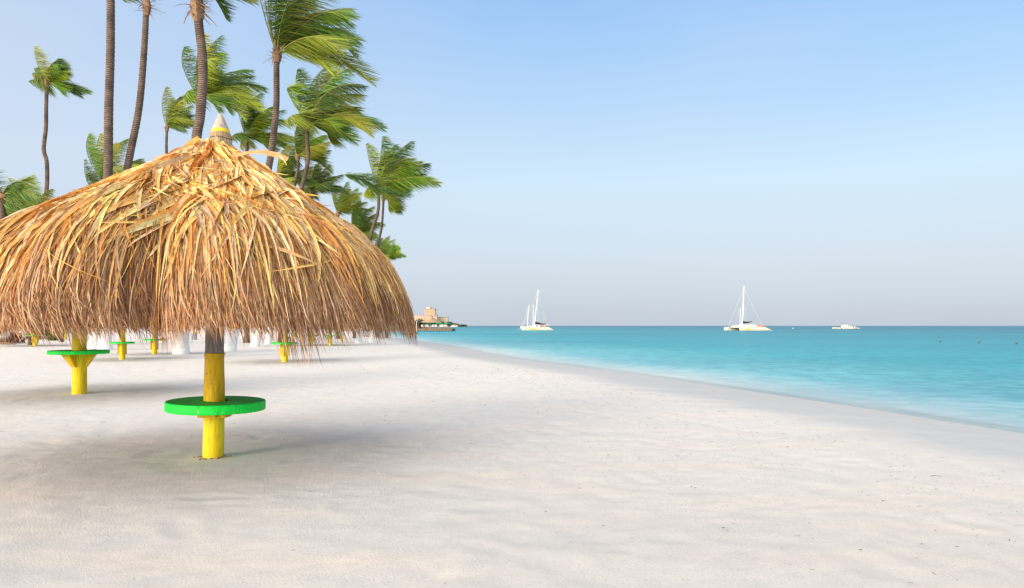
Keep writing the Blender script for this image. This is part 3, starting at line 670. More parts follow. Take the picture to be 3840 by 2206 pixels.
    ribbons('crown', np.concatenate(PP), np.concatenate(WW), np.concatenate(CC), M['palm_leaf'], root)
    rach.build('frond_ribs', M['rib'], root, smooth=True, weld=False)
    return root
M['rib'] = simple('frond_rib', (.20, .20, .04), (.30, .26, .07), .6)

T4 = [((-.28, .6), (-.10, 1.05)), ((-.25, .75), (-.05, 1.25)), ((-.1, .8), (.25, 1.3)), ((.1, .8), (.55, 1.1)), ((.15, .75), (.75, .85)), ((.2, .6), (.72, .55)), ((.25, .45), (.6, .4)), ((.50, .62), (1.0, .28)), ((.42, .40), (.92, .05)), ((.4, .15), (.72, -.25)), ((.55, .15), (1.15, -.32)), ((-.05, .4), (.1, .8)), ((0, .6), (.4, .75))]
T11 = [((-.32, .5), (-.08, .88)), ((-.25, .7), (.15, 1.0)), ((-.1, .75), (.35, 1.02)), ((.0, .7), (.62, .85)), ((.2, .55), (.75, .55)), ((.35, .55), (1.02, .28)), ((.45, .38), (1.0, -.02)), ((.35, .15), (.78, -.38)), ((.25, .1), (.5, -.2)), ((-.1, .3), (-.28, -.1)), ((0, .4), (.3, .6))]
T14 = [((-.18, .4), (-.22, .85)), ((-.05, .55), (-.05, .98)), ((.05, .5), (.3, .95)), ((.15, .5), (.55, .75)), ((.3, .45), (.8, .58)), ((.35, .35), (.72, .3)), ((.45, .38), (1.05, .12)), ((.3, .2), (.9, .05)), ((-.2, .18), (-.36, .02)), ((-.1, .15), (-.2, -.1)), ((.1, .4), (.2, .7)), ((0, .45), (.1, .8)), ((.25, .5), (.6, .55))]
T8 = [((-.3, .30), (-.62, .30)), ((-.3, .2), (-.55, .05)), ((-.25, .35), (-.5, .42)), ((-.22, .62), (.10, .85)), ((-.05, .65), (.3, .85)), ((.1, .6), (.5, .7)), ((.1, .5), (.55, .5)), ((.25, .4), (.85, .2)), ((.3, .25), (.95, -.1)), ((.3, .1), (.8, -.3)), ((0, .4), (.35, .65)), ((.2, .5), (.65, .35))]
T6 = [((-.2, .5), (.1, .95)), ((-.15, .6), (.35, 1.0)), ((0, .5), (.6, .8)), ((.1, .4), (.8, .5)), ((.2, .3), (.8, .2)), ((.2, .15), (.55, 0.)), ((0, .5), (.4, .6)), ((-.1, .55), (.2, .8))]
TOPF = [((-.35, .30), (-.80, .10)), ((-.2, .4), (-.9, .45)), ((.3, .35), (.80, .12)), ((.3, .4), (1.05, .35)), ((.3, .55), (.9, .8)), ((0, .6), (.4, 1.)), ((-.3, .5), (-.4, .9)), ((.3, .3), (1.05, .2)), ((-.1, .6), (.1, .9)), ((.2, .15), (.35, -.02))]
PG = 'with its crown cut off by the top edge'
palm(412, -160, 45, 250, (393, 1316), [(415, 0), (414, 200), (408, 400), (405, 640), (398, 1000)], .30, .22, 'leftmost of three tall dark trunks, straight and leafless up to the top edge', seed=1, templ=T4)
palm(550, -40, 46, 175, (347, 1313), [(543, 150), (522, 400), (480, 620), (415, 1000)], .28, .17, 'tall palm with curved right-leaning trunk between two thicker trunks, boot at top edge', templ=TOPF, seed=2, droop=-.15, boot=1.6, bdy=66)
palm(738, -35, 39, 230, (678, 1330), [(746, 90), (762, 250), (752, 430), (735, 540), (700, 950)], .30, .23, 'thickest tall palm rising directly behind the parasol tip, brown boot touching the top edge', templ=TOPF, seed=3, droop=-.15, boot=1.7, bdy=62)
palm(1038, 205, 43, 315, (857, 1320), [(1037, 260), (1036, 400), (1022, 540), (1005, 640), (930, 1000)], .26, .17, 'tall palm right of the parasol tip, biggest green crown reaching the top edge', templ=T4, seed=4, boot=1.4)
palm(745, 365, 60, 205, (612, 1287), [(735, 480), (700, 800)], .24, .15, 'palm whose crown spreads on both sides behind the thickest trunk above the parasol tip', templ=T11+[((.6, .2), (1.1, -.2))], seed=5)
palm(626, 480, 75, 135, (578, 1279), [(624, 530), (620, 700)], .2, .14, 'shorter palm with rounded dark crown left of the thickest trunk', templ=T6+[((-.1, .6), (.3, 1.)), ((.2, .4), (.9, .1))], seed=6, boot=1.3, hue=.8)
palm(925, 520, 64, 165, None, [(928, 640), (935, 900)], .22, .17, 'palm crown right of the parasol tip, behind the trunk of the biggest-crowned palm', templ=T11, seed=7, white=False)
palm(176, 310, 70, 112, (79, 1278), [(173, 400), (172, 480), (164, 560), (176, 620), (170, 760), (130, 1000)], .24, .17, 'lone thin palm near the left edge, tattered crown and crooked trunk', templ=T8, seed=8, lf=1.35)
palm(395, 690, 60, 175, None, [(400, 800), (412, 1000)], .22, .16, 'low palm crown behind the lower trunks of the two left tall palms', templ=[((-.35, .4), (-.1, .75)), ((-.3, .6), (.15, .85)), ((-.2, .7), (.4, .85)), ((0, .6), (.65, .7)), ((.1, .5), (.85, .45)), ((.2, .3), (.9, .2)), ((-.35, .1), (-.25, .3)), ((.1, .4), (.5, .5))], seed=9, white=False)
palm(0, 745, 50, 190, (20, 1290), [(6, 760), (12, 1000)], .34, .22, 'palm at the very left edge with low fronds over the thatch', templ=[((.3, .25), (1., .0)), ((.3, .35), (.65, .3)), ((.4, .05), (1.3, -.25)), ((.3, -.1), (1.2, -.5)), ((.2, -.1), (.8, -.7)), ((.2, .4), (.35, .5)), ((-.2, .4), (-.3, .6)), ((.3, 0), (1., -.3)), ((.1, -.3), (.5, -.9))], seed=10, wind=.6, hue=.9)
palm(120, 800, 56, 150, None, [(110, 1000)], .2, .15, 'second low bushy palm crown beside the left edge above the thatch', templ=[((-.3, .4), (-.5, .5)), ((-.1, .4), (-.1, .7)), ((.2, .4), (.6, .6)), ((.3, .3), (.9, .2)), ((.3, .1), (.8, -.2)), ((-.3, .1), (-.7, .2))], seed=11, white=False, wind=.7)
palm(1157, 470, 53, 245, (952, 1302), [(1152, 520), (1155, 600), (1130, 710), (1060, 950)], .22, .14, 'leaning palm of the middle group, big crown with long fronds sweeping right', templ=T11, seed=12)
palm(1116, 590, 60, 150, (1003, 1292), [(1118, 630), (1104, 700), (1060, 950)], .2, .13, 'smaller palm tucked left of the leaning palm of the middle group', templ=T6+[((-.3, .3), (-.35, -.1)), ((.3, .2), (.55, -.3))], seed=13, hue=1.05)
palm(1052, 690, 62, 130, None, [(1055, 900)], .2, .15, 'low palm crown peeping over the thatch left of the middle palm group', templ=T6, seed=14, white=False)
palm(1165, 720, 80, 120, None, [(1168, 900)], .2, .15, 'dark brownish low palm crown under the middle palm group on the thatch outline', templ=T14, seed=15, white=False, hue=.6)
palm(1417, 705, 62, 205, (1343, 1290), [(1420, 745), (1416, 800), (1387, 900), (1360, 1100)], .19, .135, 'left of the twin palms beyond the thatch, thicker leaning trunk, full crown', templ=T14, seed=16)
palm(1438, 745, 66, 150, (1392, 1284), [(1436, 790), (1430, 860), (1415, 930), (1400, 1100)], .15, .105, 'right of the twin palms beyond the thatch, slimmer trunk, small crown', templ=[((.1, .3), (.25, .5)), ((.2, .3), (.5, .3)), ((-.1, .2), (-.1, .5)), ((.2, .05), (.25, -.25)), ((.1, .0), (.1, -.2))], seed=17, boot=1.4)
palm(1268, 800, 85, 115, None, [(1270, 1000)], .2, .15, 'palm with two upright plumes just above the thatch slope, left of the twin palms', templ=[((-.2, .3), (-.25, .78)), ((-.15, .5), (.05, .85)), ((-.2, .4), (-.15, .9)), ((0, .5), (.35, .95)), ((.1, .5), (.6, .8)), ((.2, .4), (.85, .5)), ((.2, .3), (.9, .25)), ((.3, .2), (.95, .3)), ((.1, .5), (.5, .7))], seed=18, white=False)
palm(1330, 880, 88, 120, None, [(1330, 1050)], .2, .15, 'rounded palm crown just left of the twin trunks, right above the thatch', templ=[((-.25, .5), (0., 1.0)), ((-.2, .6), (.25, 1.05)), ((-.1, .6), (.5, .9)), ((.1, .5), (.7, .6)), ((.1, .3), (.75, .3)), ((.2, .1), (.75, 0.)), ((0, .5), (.3, .7))], seed=19, white=False, hue=.85)
palm(1415, 965, 100, 78, None, [(1415, 1100)], .2, .15, 'small far palm crown directly behind the lower trunk of the slimmer twin palm', templ=T6, seed=20, white=False)
palm(1449, 965, 100, 66, None, [(1449, 1100)], .2, .15, 'smallest, brightest yellow-green palm at the right edge of the palm group', templ=T14, seed=21, white=False, hue=1.6)

# ------------------------------------------------------------------ shrubs, driftwood and other small things on the left
def clump(name, X, Y, wpx, hpx, label, seed, pal, cat, matk='fibre', n=900):
    f = ground_pt(X, Y); g = np.random.default_rng(seed); k = f.y/F; W_ = wpx*k/2; H_ = hpx*k
    root = empty(name, f, label, cat)
    a = g.random(n)*6.28; r = g.random(n)**.5; z = g.random(n)*np.sqrt(1-r**2*.9)
    c = np.stack([W_*r*np.cos(a), W_*.5*r*np.sin(a), H_*z], 1); dr = g.normal(0, 1, (n, 3)); dr[:, 2] = np.abs(dr[:, 2])*.6+.2; dr /= np.linalg.norm(dr, axis=1, keepdims=True)
    ln = H_*(.12+.25*g.random(n)); u = np.linspace(0, 1, 3)[None, :, None]
    P = c[:, None, :]+dr[:, None, :]*u*ln[:, None, None]; sd = np.cross(dr, g.normal(0, 1, (n, 3))); sd /= np.linalg.norm(sd, axis=1, keepdims=True)
    Wd = sd[:, None, :]*(ln[:, None, None]*.12*np.array([.4, 1, .2])[None, :, None])
    ribbons('foliage' if matk == 'palm_leaf' else 'dry_leaves', P, Wd, pick(pal, n, g, .2), M[matk], root)
    mb = MB()
    for i in range(5):
        aa = i*1.26; mb.tube([(0, 0, -.05), (W_*.25*math.cos(aa), W_*.15*math.sin(aa), H_*.35), (W_*.6*math.cos(aa), W_*.3*math.sin(aa), H_*.7)], [H_*.035, H_*.025, H_*.01], 6)
    mb.build('stem', M['drift'], root, smooth=True)
    return root
DRY = np.array([(.10, .06, .04), (.16, .09, .06), (.07, .045, .035), (.22, .13, .08)])
clump('dry_brush_pile', 30, 1292, 120, 48, 'low brown pile of dry palm debris at the left edge beneath the thatch fringe', 51, DRY, 'debris pile')
clump('dry_brush_pile', 110, 1276, 130, 46, 'dark heap of brush behind the green table near the left edge', 52, DRY, 'debris pile')
clump('beach_shrub', 205, 1280, 46, 40, 'small green shrub between the left green tables', 53, LEAF*.7, 'shrub', 'palm_leaf')
clump('beach_shrub', 190, 1262, 110, 42, 'wide dark shrub under the left thatch fringe', 54, LEAF*.5, 'shrub', 'palm_leaf')
def sun_bin(X, Y, w_, h_, label, mk, lid):
    f = ground_pt(X, Y); k = f.y/F; r_ = empty('litter_bin', f, label, 'bin'); m = MB(); m.lathe([(w_*k*.42, 0), (w_*k*.46, h_*k*.2), (w_*k*.5, h_*k*.9), (w_*k*.52, h_*k)], n=14); m.build('drum', M[mk], r_, smooth=True)
    m = MB(); m.lathe([(w_*k*.54, h_*k), (w_*k*.54, h_*k*1.06), (w_*k*.2, h_*k*1.14), (.001, h_*k*1.15)], n=14); m.build('lid', M[lid], r_, smooth=True)
sun_bin(728, 1277, 22, 27, 'blue-grey bin standing between the thick whitewashed palm and the foreground post', 'grey_plastic', 'yellow')
sun_bin(232, 1286, 16, 34, 'dark bin beside the small green shrub', 'wood_dark', 'wood')
def log(X, Y, w_, label, rz):
    f = ground_pt(X, Y); k = f.y/F; r_ = empty('driftwood_log', f, label, 'driftwood', rz=rz); m = MB()
    m.tube([(-w_*k/2, 0, .06), (-w_*k*.2, .05, .12), (w_*k*.15, -.04, .10), (w_*k/2, .06, .05)], [.05, .10, .09, .03], 9, jit=.15); m.build('log', M['drift'], r_, smooth=True)
    m = MB(); m.tube([(0, 0, .12), (.15, .1, .3), (.2, .1, .4)], [.04, .025, .01], 6); m.build('branch', M['drift'], r_, smooth=True)
log(25, 1296, 60, 'brown driftwood log on the sand at the left edge', .2)
log(1375, 1263, 34, 'piece of driftwood on the sand right of the last whitewashed palm', -.2)
def lounger(X, Y, label):
    f = ground_pt(X, Y); r_ = empty('sun_lounger', f, label, 'sun lounger'); m = MB(); m.box((0, 0, .3), (1.3, .6, .07)); m.build('seat', M['white_plastic'], r_, bevel=.01)
    m = MB(); m.add([(.6, -.3, .32), (.6, .3, .32), (1.1, .3, .75), (1.1, -.3, .75), (.62, -.3, .27), (.62, .3, .27), (1.13, .3, .7), (1.13, -.3, .7)], [(0, 1, 2, 3), (7, 6, 5, 4), (0, 3, 7, 4), (1, 5, 6, 2), (3, 2, 6, 7), (0, 4, 5, 1)]); m.build('backrest', M['white_plastic'], r_)
    for sx in (-.55, .55):
        for sy in (-.25, .25): m = MB(); m.box((sx, sy, .13), (.05, .05, .28)); m.build('leg', M['white_plastic'], r_)
lounger(890, 1274, 'white sun lounger on the sand right of the foreground post')

# seaweed specks, stuff
def debris():
    g = np.random.default_rng(77); n = 1400; y = 2.3+g.random(n)**1.5*26; s = np.where(g.random(n) < .6, -4.2-np.abs(g.normal(0, 2.2, n)), -5-g.random(n)*16)
    x = S(y)+s/Sc(y); keep = np.abs(x) < y*.8; x, y, s = x[keep], y[keep], s[keep]; n = len(x)
    z = ground_z(x, y, s)+.008; a = g.normal(.3, .9, n); ln = (.006+.018*g.random(n)**2.5)*(.5+y*.06); ln = np.where(g.random(n) < .035, ln*2.6, ln)
    u = np.linspace(-1, 1, 4)[None, :]; bend = g.normal(0, .5, (n, 1))
    P = np.stack([x[:, None]+np.cos(a)[:, None]*ln[:, None]*u, y[:, None]+np.sin(a)[:, None]*ln[:, None]*u+bend*ln[:, None]*u**2, z[:, None]+.004*(1-u**2)+0*u], -1)
    W = np.stack([0*u+g.normal(0, .3, (n, 1)), np.ones((n, 4)), .4+0*u+0*P[..., 0]], -1)*(.0018+.0022*g.random((n, 1, 1)))*(.6+y[:, None, None]*.05)
    o = ribbons('seaweed_scraps', P, W, pick(np.array([(.12, .09, .06), (.22, .15, .10), (.3, .2, .12), (.08, .07, .06)]), n, g, .2), M['fibre']); tag(o, 'tiny dark scraps of seaweed and twigs scattered on the sand', 'seaweed', kind='stuff')
    # bright shell grit
    n = 500; y = 2.2+g.random(n)**1.6*12; x = (g.random(n)*2-1)*.76*y; s = (x-S(y))*Sc(y); k = s < -4.5; x, y, s = x[k], y[k], s[k]; n = len(x); z = ground_z(x, y, s)
    r = .004+.006*g.random(n); r = r*.45; o_ = np.array([(1, 0, 0), (0, 1, 0), (-1, 0, 0), (0, -1, 0), (0, 0, .8)])
    V = np.stack([x, y, z], 1)[:, None, :]+o_[None]*r[:, None, None]; Fi = np.array([(0, 1, 4), (1, 2, 4), (2, 3, 4), (3, 0, 4)]); Fq = (Fi[None]+np.arange(n)[:, None, None]*5).reshape(-1, 3)
    o = np_obj('shell_grit', V.reshape(-1, 3), Fq, M['white_plastic'], smooth=False); tag(o, 'pale shell fragments scattered in the sand', 'shells', kind='stuff')
    # rubble round the foreground post
debris()
def rubble():
    f = ground_pt(797, 1728); g = random.Random(4); m = MB()
    for i in range(26):
        a = g.uniform(math.pi*.75, math.pi*2.1); r_ = .13+abs(g.gauss(0, .05)); s_ = g.uniform(.008, .022); x, y = f.x+r_*math.cos(a), f.y+r_*math.sin(a)*.8
        m.lathe([(.001, -s_*.3), (s_, 0), (s_*.7, s_*.5), (.001, s_*.7)], (x, y, gz(x, y)+.014), 6, jit=.3)
    o = m.build('sand_rubble', M['drift'], smooth=False); tag(o, 'crumbs of brown rubble around the foot of the foreground yellow post', 'rubble', kind='stuff')
rubble()

# ------------------------------------------------------------------ boats
def loft(secs, closed=True):
    """secs: list of cross-sections, each list of (x,y,z)"""
    m = MB(); n = len(secs[0])
    for i in range(len(secs)-1): m.add(list(secs[i])+list(secs[i+1]), [(k, (k+1) % n, n+(k+1) % n, n+k) for k in range(n)])
    m.add(secs[0], [tuple(range(n))]); m.add(secs[-1], [tuple(range(n-1, -1, -1))]); return m
def hull(xs, hw, top, bot, yc, name, parent, mk='boat_white', rake0=0.):
    secs = []
    for x, h, t_, b_ in zip(xs, hw, top, bot):
        secs.append([(x, yc-h, t_), (x+.02, yc-h*.96, (t_+b_)/2), (x, yc-h*.45, b_), (x, yc+h*.45, b_), (x+.02, yc+h*.96, (t_+b_)/2), (x, yc+h, t_)])
    return loft(secs).build(name, M[mk], parent, smooth=False)
def cat_one():
    d = 1.9*F/17.; loc = at(1952, 1239, d); loc.z = SEA; k = d/F; r = empty('catamaran', loc, 'cream catamaran with long leaning white mast and black furled sail, left boat group', 'catamaran')
    L = 123*k
    for yc in (0, 5.2):
        hull([0, L*.03, L*.12, L*.45, L*.85, L*.93, L], [.12, .5, .8, .9, .85, .6, .3], [15*k, 14.5*k, 14*k, 12.6*k, 11*k, 7*k, 2.5*k], [9*k, 2*k, -.3, -.4, -.4, -.2, -.1], yc, 'hull', r)
    m = MB(); m.box((L*.50, 2.6, 11.6*k), (L*.62, 4.6, .5)); m.build('deck', M['boat_white'], r, bevel=.05)
    m = MB(); m.box((L*.62, 2.6, 15.5*k), (L*.40, 4.0, 1.1*1.), taper=.9); m.build('cabin', M['boat_pure'], r, bevel=.1)
    m = MB(); m.box((L*.70, 2.6, 19.2*k), (L*.36, 4.4, .16)); m.build('canopy', M['boat_pure'], r, bevel=.03)
    for i in range(5):
        for yy in (.6, 4.6): m = MB(); m.tube([(L*(.54+.08*i), yy, 12*k), (L*(.54+.08*i), yy, 19*k)], .04, 6); m.build('canopy_post', M['spar'], r)
    for i, (xx, c) in enumerate(((.50, 'blue'), (.56, 'boat_pure'), (.63, 'glass'), (.70, 'orange'), (.77, 'blue'), (.83, 'wood'))):
        m = MB(); m.box((L*xx, .25, 15*k), (.55, .25, .75)); m.build('deck_gear', M[c], r, bevel=.04)
    m = MB(); m.tube([(53*k, 2.6, 15*k), (60*k, 2.6, 85*k), (68*k, 2.6, 152*k)], [.20, .17, .12], 8); m.build('mast', M['spar'], r, smooth=True)
    m = MB(); m.tube([(55*k, 2.4, 27*k), (65*k, 2.4, 26*k), (80*k, 2.4, 23*k), (98*k, 2.4, 23*k)], [.60, .52, .32, .25], 8); m.build('furled_sail', M['navy'], r, smooth=True)
    m = MB(); m.tube([(54*k, 2.4, 22.4*k), (100*k, 2.4, 20.6*k)], .09, 6); m.build('boom', M['spar'], r)
    m = MB()
    for a_, b_ in (((68, 150), (4, 16)), ((66, 130), (104, 14)), ((64, 100), (72, 14))): m.tube([(a_[0]*k, 2.6, a_[1]*k), (b_[0]*k, 2.6, b_[1]*k)], .022, 4)
    m.build('rigging', M['spar'], r)
    m = MB(); g = random.Random(2); x = 33*k
    for i in range(9): m.box((x, -.93, (6.2+.4*math.sin(i*1.9))*k), (.28, .03, .30+.2*((i*7) % 3)), rz=0); x += .36
    m.build('yellow_lettering', M['gold'], r)
    m = MB(); m.tube([(.1, 0, 9*k), (-14*k, -.5, .05)], .03, 4); m.build('mooring_line', M['spar'], r)
cat_one()
def yacht(X0, X1, Yw, masts, label, boomc=None, hullh=13, mk='boat_pure', spark='spar', dz=16.):
    d = 1.9*F/dz; loc = at(X0, HY, d); loc.z = SEA; k = d/F; r = empty('sailing_yacht', loc, label, 'sailing yacht'); L = (X1-X0)*k
    hull([0, L*.05, L*.3, L*.6, L*.9, L], [.1, .6, 1.5, 1.7, 1.3, 1.0], [(hullh+1)*k, hullh*k, hullh*.93*k, hullh*.88*k, hullh*.9*k, hullh*.9*k], [hullh*.6*k, .1, -.3, -.4, -.2, .1], 0, 'hull', r, mk)
    m = MB(); m.box((L*.5, 0, (hullh+1.5)*k), (L*.45, 1.7, .7), taper=.85); m.build('cabin', M[mk], r, bevel=.08)
    m = MB(); m.box((L*.5, 0, (hullh+1.6)*k), (L*.36, 1.72, .22)); m.build('window_strip', M['glass'], r)
    for (X, Yt, tl, rr) in masts:
        x = (X-X0)*k; zt = (HY-Yt)*k+1.9
        m = MB(); m.tube([(x, 0, hullh*k), (x+tl*k*.5, 0, (hullh*k+zt)/2), (x+tl*k, 0, zt)], [rr, rr*.9, rr*.6], 6); m.build('mast', M[spark], r)
        m = MB(); m.box((x+tl*k*.6, 0, zt*.68), (.9, .04, .05)); m.build('spreader', M[spark], r)
        m = MB(); m.tube([(x+tl*k, 0, zt), (0.1, 0, hullh*k)], .02, 4); m.build('forestay', M[spark], r)
        m = MB(); m.tube([(x, 0, (hullh+4)*k), (x+L*.22, 0, (hullh+4)*k)], .22 if boomc else .07, 6); m.build('boom', M[boomc or spark], r)
yacht(1958, 2052, 1237, [(1978, 1144, 4, .16), (1999, 1141, 1, .13)], 'white two-masted yacht moored behind the left cream catamaran', dz=15.2, hullh=10)
yacht(2010, 2062, 1234, [(2039, 1175, 1, .10)], 'small yacht with thin tan mast behind the stern of the left catamaran', dz=13.2, hullh=9, spark='spar_tan')
def cat_two():
    d = 1.9*F/18.; loc = at(2733, 1240, d); loc.z = SEA; k = d/F; r = empty('catamaran', loc, 'long cream catamaran with upright mast, oval cabin windows and orange kayak aft', 'catamaran')
    hull([0, 3*k, 12*k, 40*k, 60*k, 95*k], [.12, .5, .7, .8, .8, .7], [11*k, 12*k, 12.5*k, 13.5*k, 13*k, 11*k], [3*k, 0, -.3, -.4, -.4, -.4], 6.2, 'hull', r)
    hull([40*k, 41*k, 60*k, 100*k, 134*k, 148*k, 160*k], [.3, .75, .85, .9, .85, .7, .35], [18*k, 18*k, 17*k, 15*k, 12*k, 6*k, 1.0*k], [.2, -.3, -.4, -.4, -.4, -.3, -.2], 0, 'hull', r)
    m = MB(); m.box((80*k, 3.1, 12*k), (85*k, 6.2, .5)); m.build('deck', M['boat_white'], r)
    # cabin with rounded front
    secs = []
    for x, z in ((18, 13), (28, 18), (40, 20.5), (60, 21.5), (90, 22), (104, 22), (107, 15)):
        secs.append([(x*k, .2, 11*k), (x*k, .3, z*k-.3), (x*k, .9, z*k), (x*k, 5.3, z*k), (x*k, 6.0, z*k-.3), (x*k, 6.1, 11*k)])
    loft(secs).build('cabin', M['boat_pure'], r, smooth=False)
    for i, xx in enumerate((24.5, 33, 52, 64, 74, 87, 98)):
        m = MB(); n = 12; w_, h_ = (1.6, 1.3) if i < 2 else (2.6, 1.9) if i > 3 else (1.6, 1.4)
        vs = [(xx*k+w_*k*math.cos(a)+.5*k*math.sin(a), .16, 17*k+h_*k*math.sin(a)) for a in [2*math.pi*j/n for j in range(n)]]+[(xx*k+w_*k*math.cos(a)+.5*k*math.sin(a), .4, 17*k+h_*k*math.sin(a)) for a in [2*math.pi*j/n for j in range(n)]]
        m.add(vs, [tuple(range(n)), tuple(range(2*n-1, n-1, -1))]+[(j, (j+1) % n, n+(j+1) % n, n+j) for j in range(n)]); m.build('oval_window', M['glass'], r)
    m = MB(); m.tube([(60*k, 3.1, 20*k), (64*k, 3.1, 95*k), (67*k, 3.1, 167*k)], [.24, .22, .15], 8); m.build('mast', M['spar'], r, smooth=True)
    m = MB(); m.box((66*k, 3.1, 81*k), (14*k, .06, .08)); m.build('spreader', M['spar'], r)
    m = MB(); m.tube([(62*k, 2.9, 32*k), (70*k, 2.9, 30.5*k), (84*k, 2.9, 31*k), (97*k, 2.9, 33*k)], [.50, .40, .26, .20], 8); m.build('furled_sail', M['navy'], r, smooth=True)
    m = MB(); m.tube([(62*k, 2.9, 27.5*k), (99*k, 2.9, 30*k)], .06, 6); m.build('boom', M['spar'], r)
    m = MB()
    for b_ in ((6, 12), (140, 12)): m.tube([(67*k, 3.1, 160*k), (b_[0]*k, 3.1, b_[1]*k)], .02, 4)
    m.tube([(67*k, 3.1, 82*k), (72*k, 3.1, 82*k), (73*k, 3.1, 18*k)], .02, 4); m.build('rigging', M['spar'], r)
    m = MB(); m.tube([(110*k, .8, 16.5*k), (112*k, .8, 17*k), (134*k, .8, 16*k), (137*k, .8, 16.5*k)], [.12, .28, .26, .1], 8); m.build('kayak', M['orange'], r, smooth=True)
    m = MB(); m.box((123*k, .6, 14.7*k), (24*k, .3, .25)); m.build('gear_rack', M['wood'], r)
    m = MB(); x = 61*k
    for i in range(8): m.box((x, -.93, (6+.3*math.sin(i*2.1))*k), (.26, .03, .26+.16*((i*5) % 3))); x += .26*1.0
    m.build('yellow_lettering', M['gold'], r)
    m = MB()
    for i in range(6): m.tube([((136+4*i)*k, .4, (11-1.9*i)*k), ((136+4*i)*k, .4, (15.5-2*i)*k)], .04, 4)
    m.build('railing', M['spar'], r)
cat_two()
yacht(2752, 2830, 1236, [(2775, 1154, 1, .12)], 'white yacht hidden behind the right catamaran, only its slim mast and dark boom showing', boomc='navy', dz=15., hullh=9)
def motor_boat():
    d = 1.9*F/13.; loc = at(3121, 1235, d); loc.z = SEA; k = d/F; r = empty('motor_boat', loc, 'low white motor boat with square wheelhouse, farthest right on the horizon', 'motor boat')
    hull([0, 3*k, 25*k, 60*k, 90*k, 101*k, 105*k], [.3, 1.2, 1.8, 2, 1.8, 1.2, .3], [6.6*k, 6.6*k, 6.2*k, 5.8*k, 5.8*k, 5.6*k, 4.5*k], [2*k, .6*k, -.3, -.3, -.3, .3*k, 2*k], 0, 'hull', r, 'boat_pure')
    m = MB(); m.box((47*k, 0, 11.5*k), (20*k, 3, 11*k), taper=.9); m.build('wheelhouse', M['boat_pure'], r, bevel=.12)
    m = MB(); m.box((64*k, 0, 8.3*k), (17*k, 3.2, 5*k), taper=.88); m.build('cabin', M['boat_pure'], r, bevel=.1)
    m = MB(); m.box((45*k, -1.46, 12.4*k), (2*k, .1, 3.5*k)); m.build('window', M['glass'], r)
    m = MB(); m.box((45*k, 0, 21.5*k), (17*k, 3, .12)); m.build('sun_roof', M['grey_roof'], r)
    for xx in (40, 52): m = MB(); m.tube([(xx*k, 0, 17*k), (xx*k, 0, 21.4*k)], .04, 4); m.build('roof_post', M['grey_roof'], r)
    m = MB(); m.tube([(84*k, 0, 5.5*k), (84*k, 0, 11.5*k)], [.32, .25], 8); m.build('winch', M['boat_pure'], r)
    for xx, w_ in ((29, 4), (81, 11)): m = MB(); m.box((xx*k, -2.0, 1.6*k), (w_*k, .12, 2*k)); m.build('fender', M['wood_dark'], r)
    for xx in (6, 14, 22, 74, 78, 92): m = MB(); m.box((xx*k, -.8, 7*k), (3*k, .5, 2*k)); m.build('deck_locker', M['wood'], r)
motor_boat()
def buoy(X, Y, label, c, s_=.35):
    d = 1.9*F/(Y-HY); p = at(X, Y, d); p.z = SEA; r = empty('mooring_buoy', p, label, 'buoy', 'mooring buoys'); m = MB()
    m.lathe([(.001, -s_*.6), (s_*.8, -s_*.2), (s_, s_*.3), (s_*.6, s_*.9), (.001, s_*1.1)], n=10); m.build('float', M[c], r, smooth=True)
    m = MB(); m.tube([(0, 0, s_), (0, 0, s_*1.6)], s_*.12, 6); m.build('ring', M['wire'], r)
buoy(2974, 1233, 'tiny white buoy between the right catamaran and the motor boat', 'boat_pure', .5)
def bird(X, Y, label):
    d = 1.9*F/(Y-HY); p = at(X, Y, d); p.z = SEA+.03; r = empty('pelican', p, label, 'pelican', 'pelicans on the water', rz=.4); r.scale = (.6, .6, .55); m = MB()
    m.tube([(-.34, 0, .10), (-.2, 0, .12), (0, 0, .12), (.17, 0, .14), (.24, 0, .24), (.25, 0, .36), (.30, 0, .42), (.36, 0, .41)], [.02, .10, .14, .11, .05, .04, .055, .03], 8); m.build('body', M['bird'], r, smooth=True)
    m = MB(); m.tube([(.36, 0, .41), (.46, 0, .35), (.56, 0, .30)], [.03, .025, .008], 6); m.build('bill', M['orange'], r, smooth=True)
bird(3526, 1284, 'leftmost of three small pelicans floating on the turquoise sea'); bird(3670, 1288, 'middle one of three small pelicans floating on the sea'); bird(3811, 1291, 'rightmost small pelican floating near the right edge')

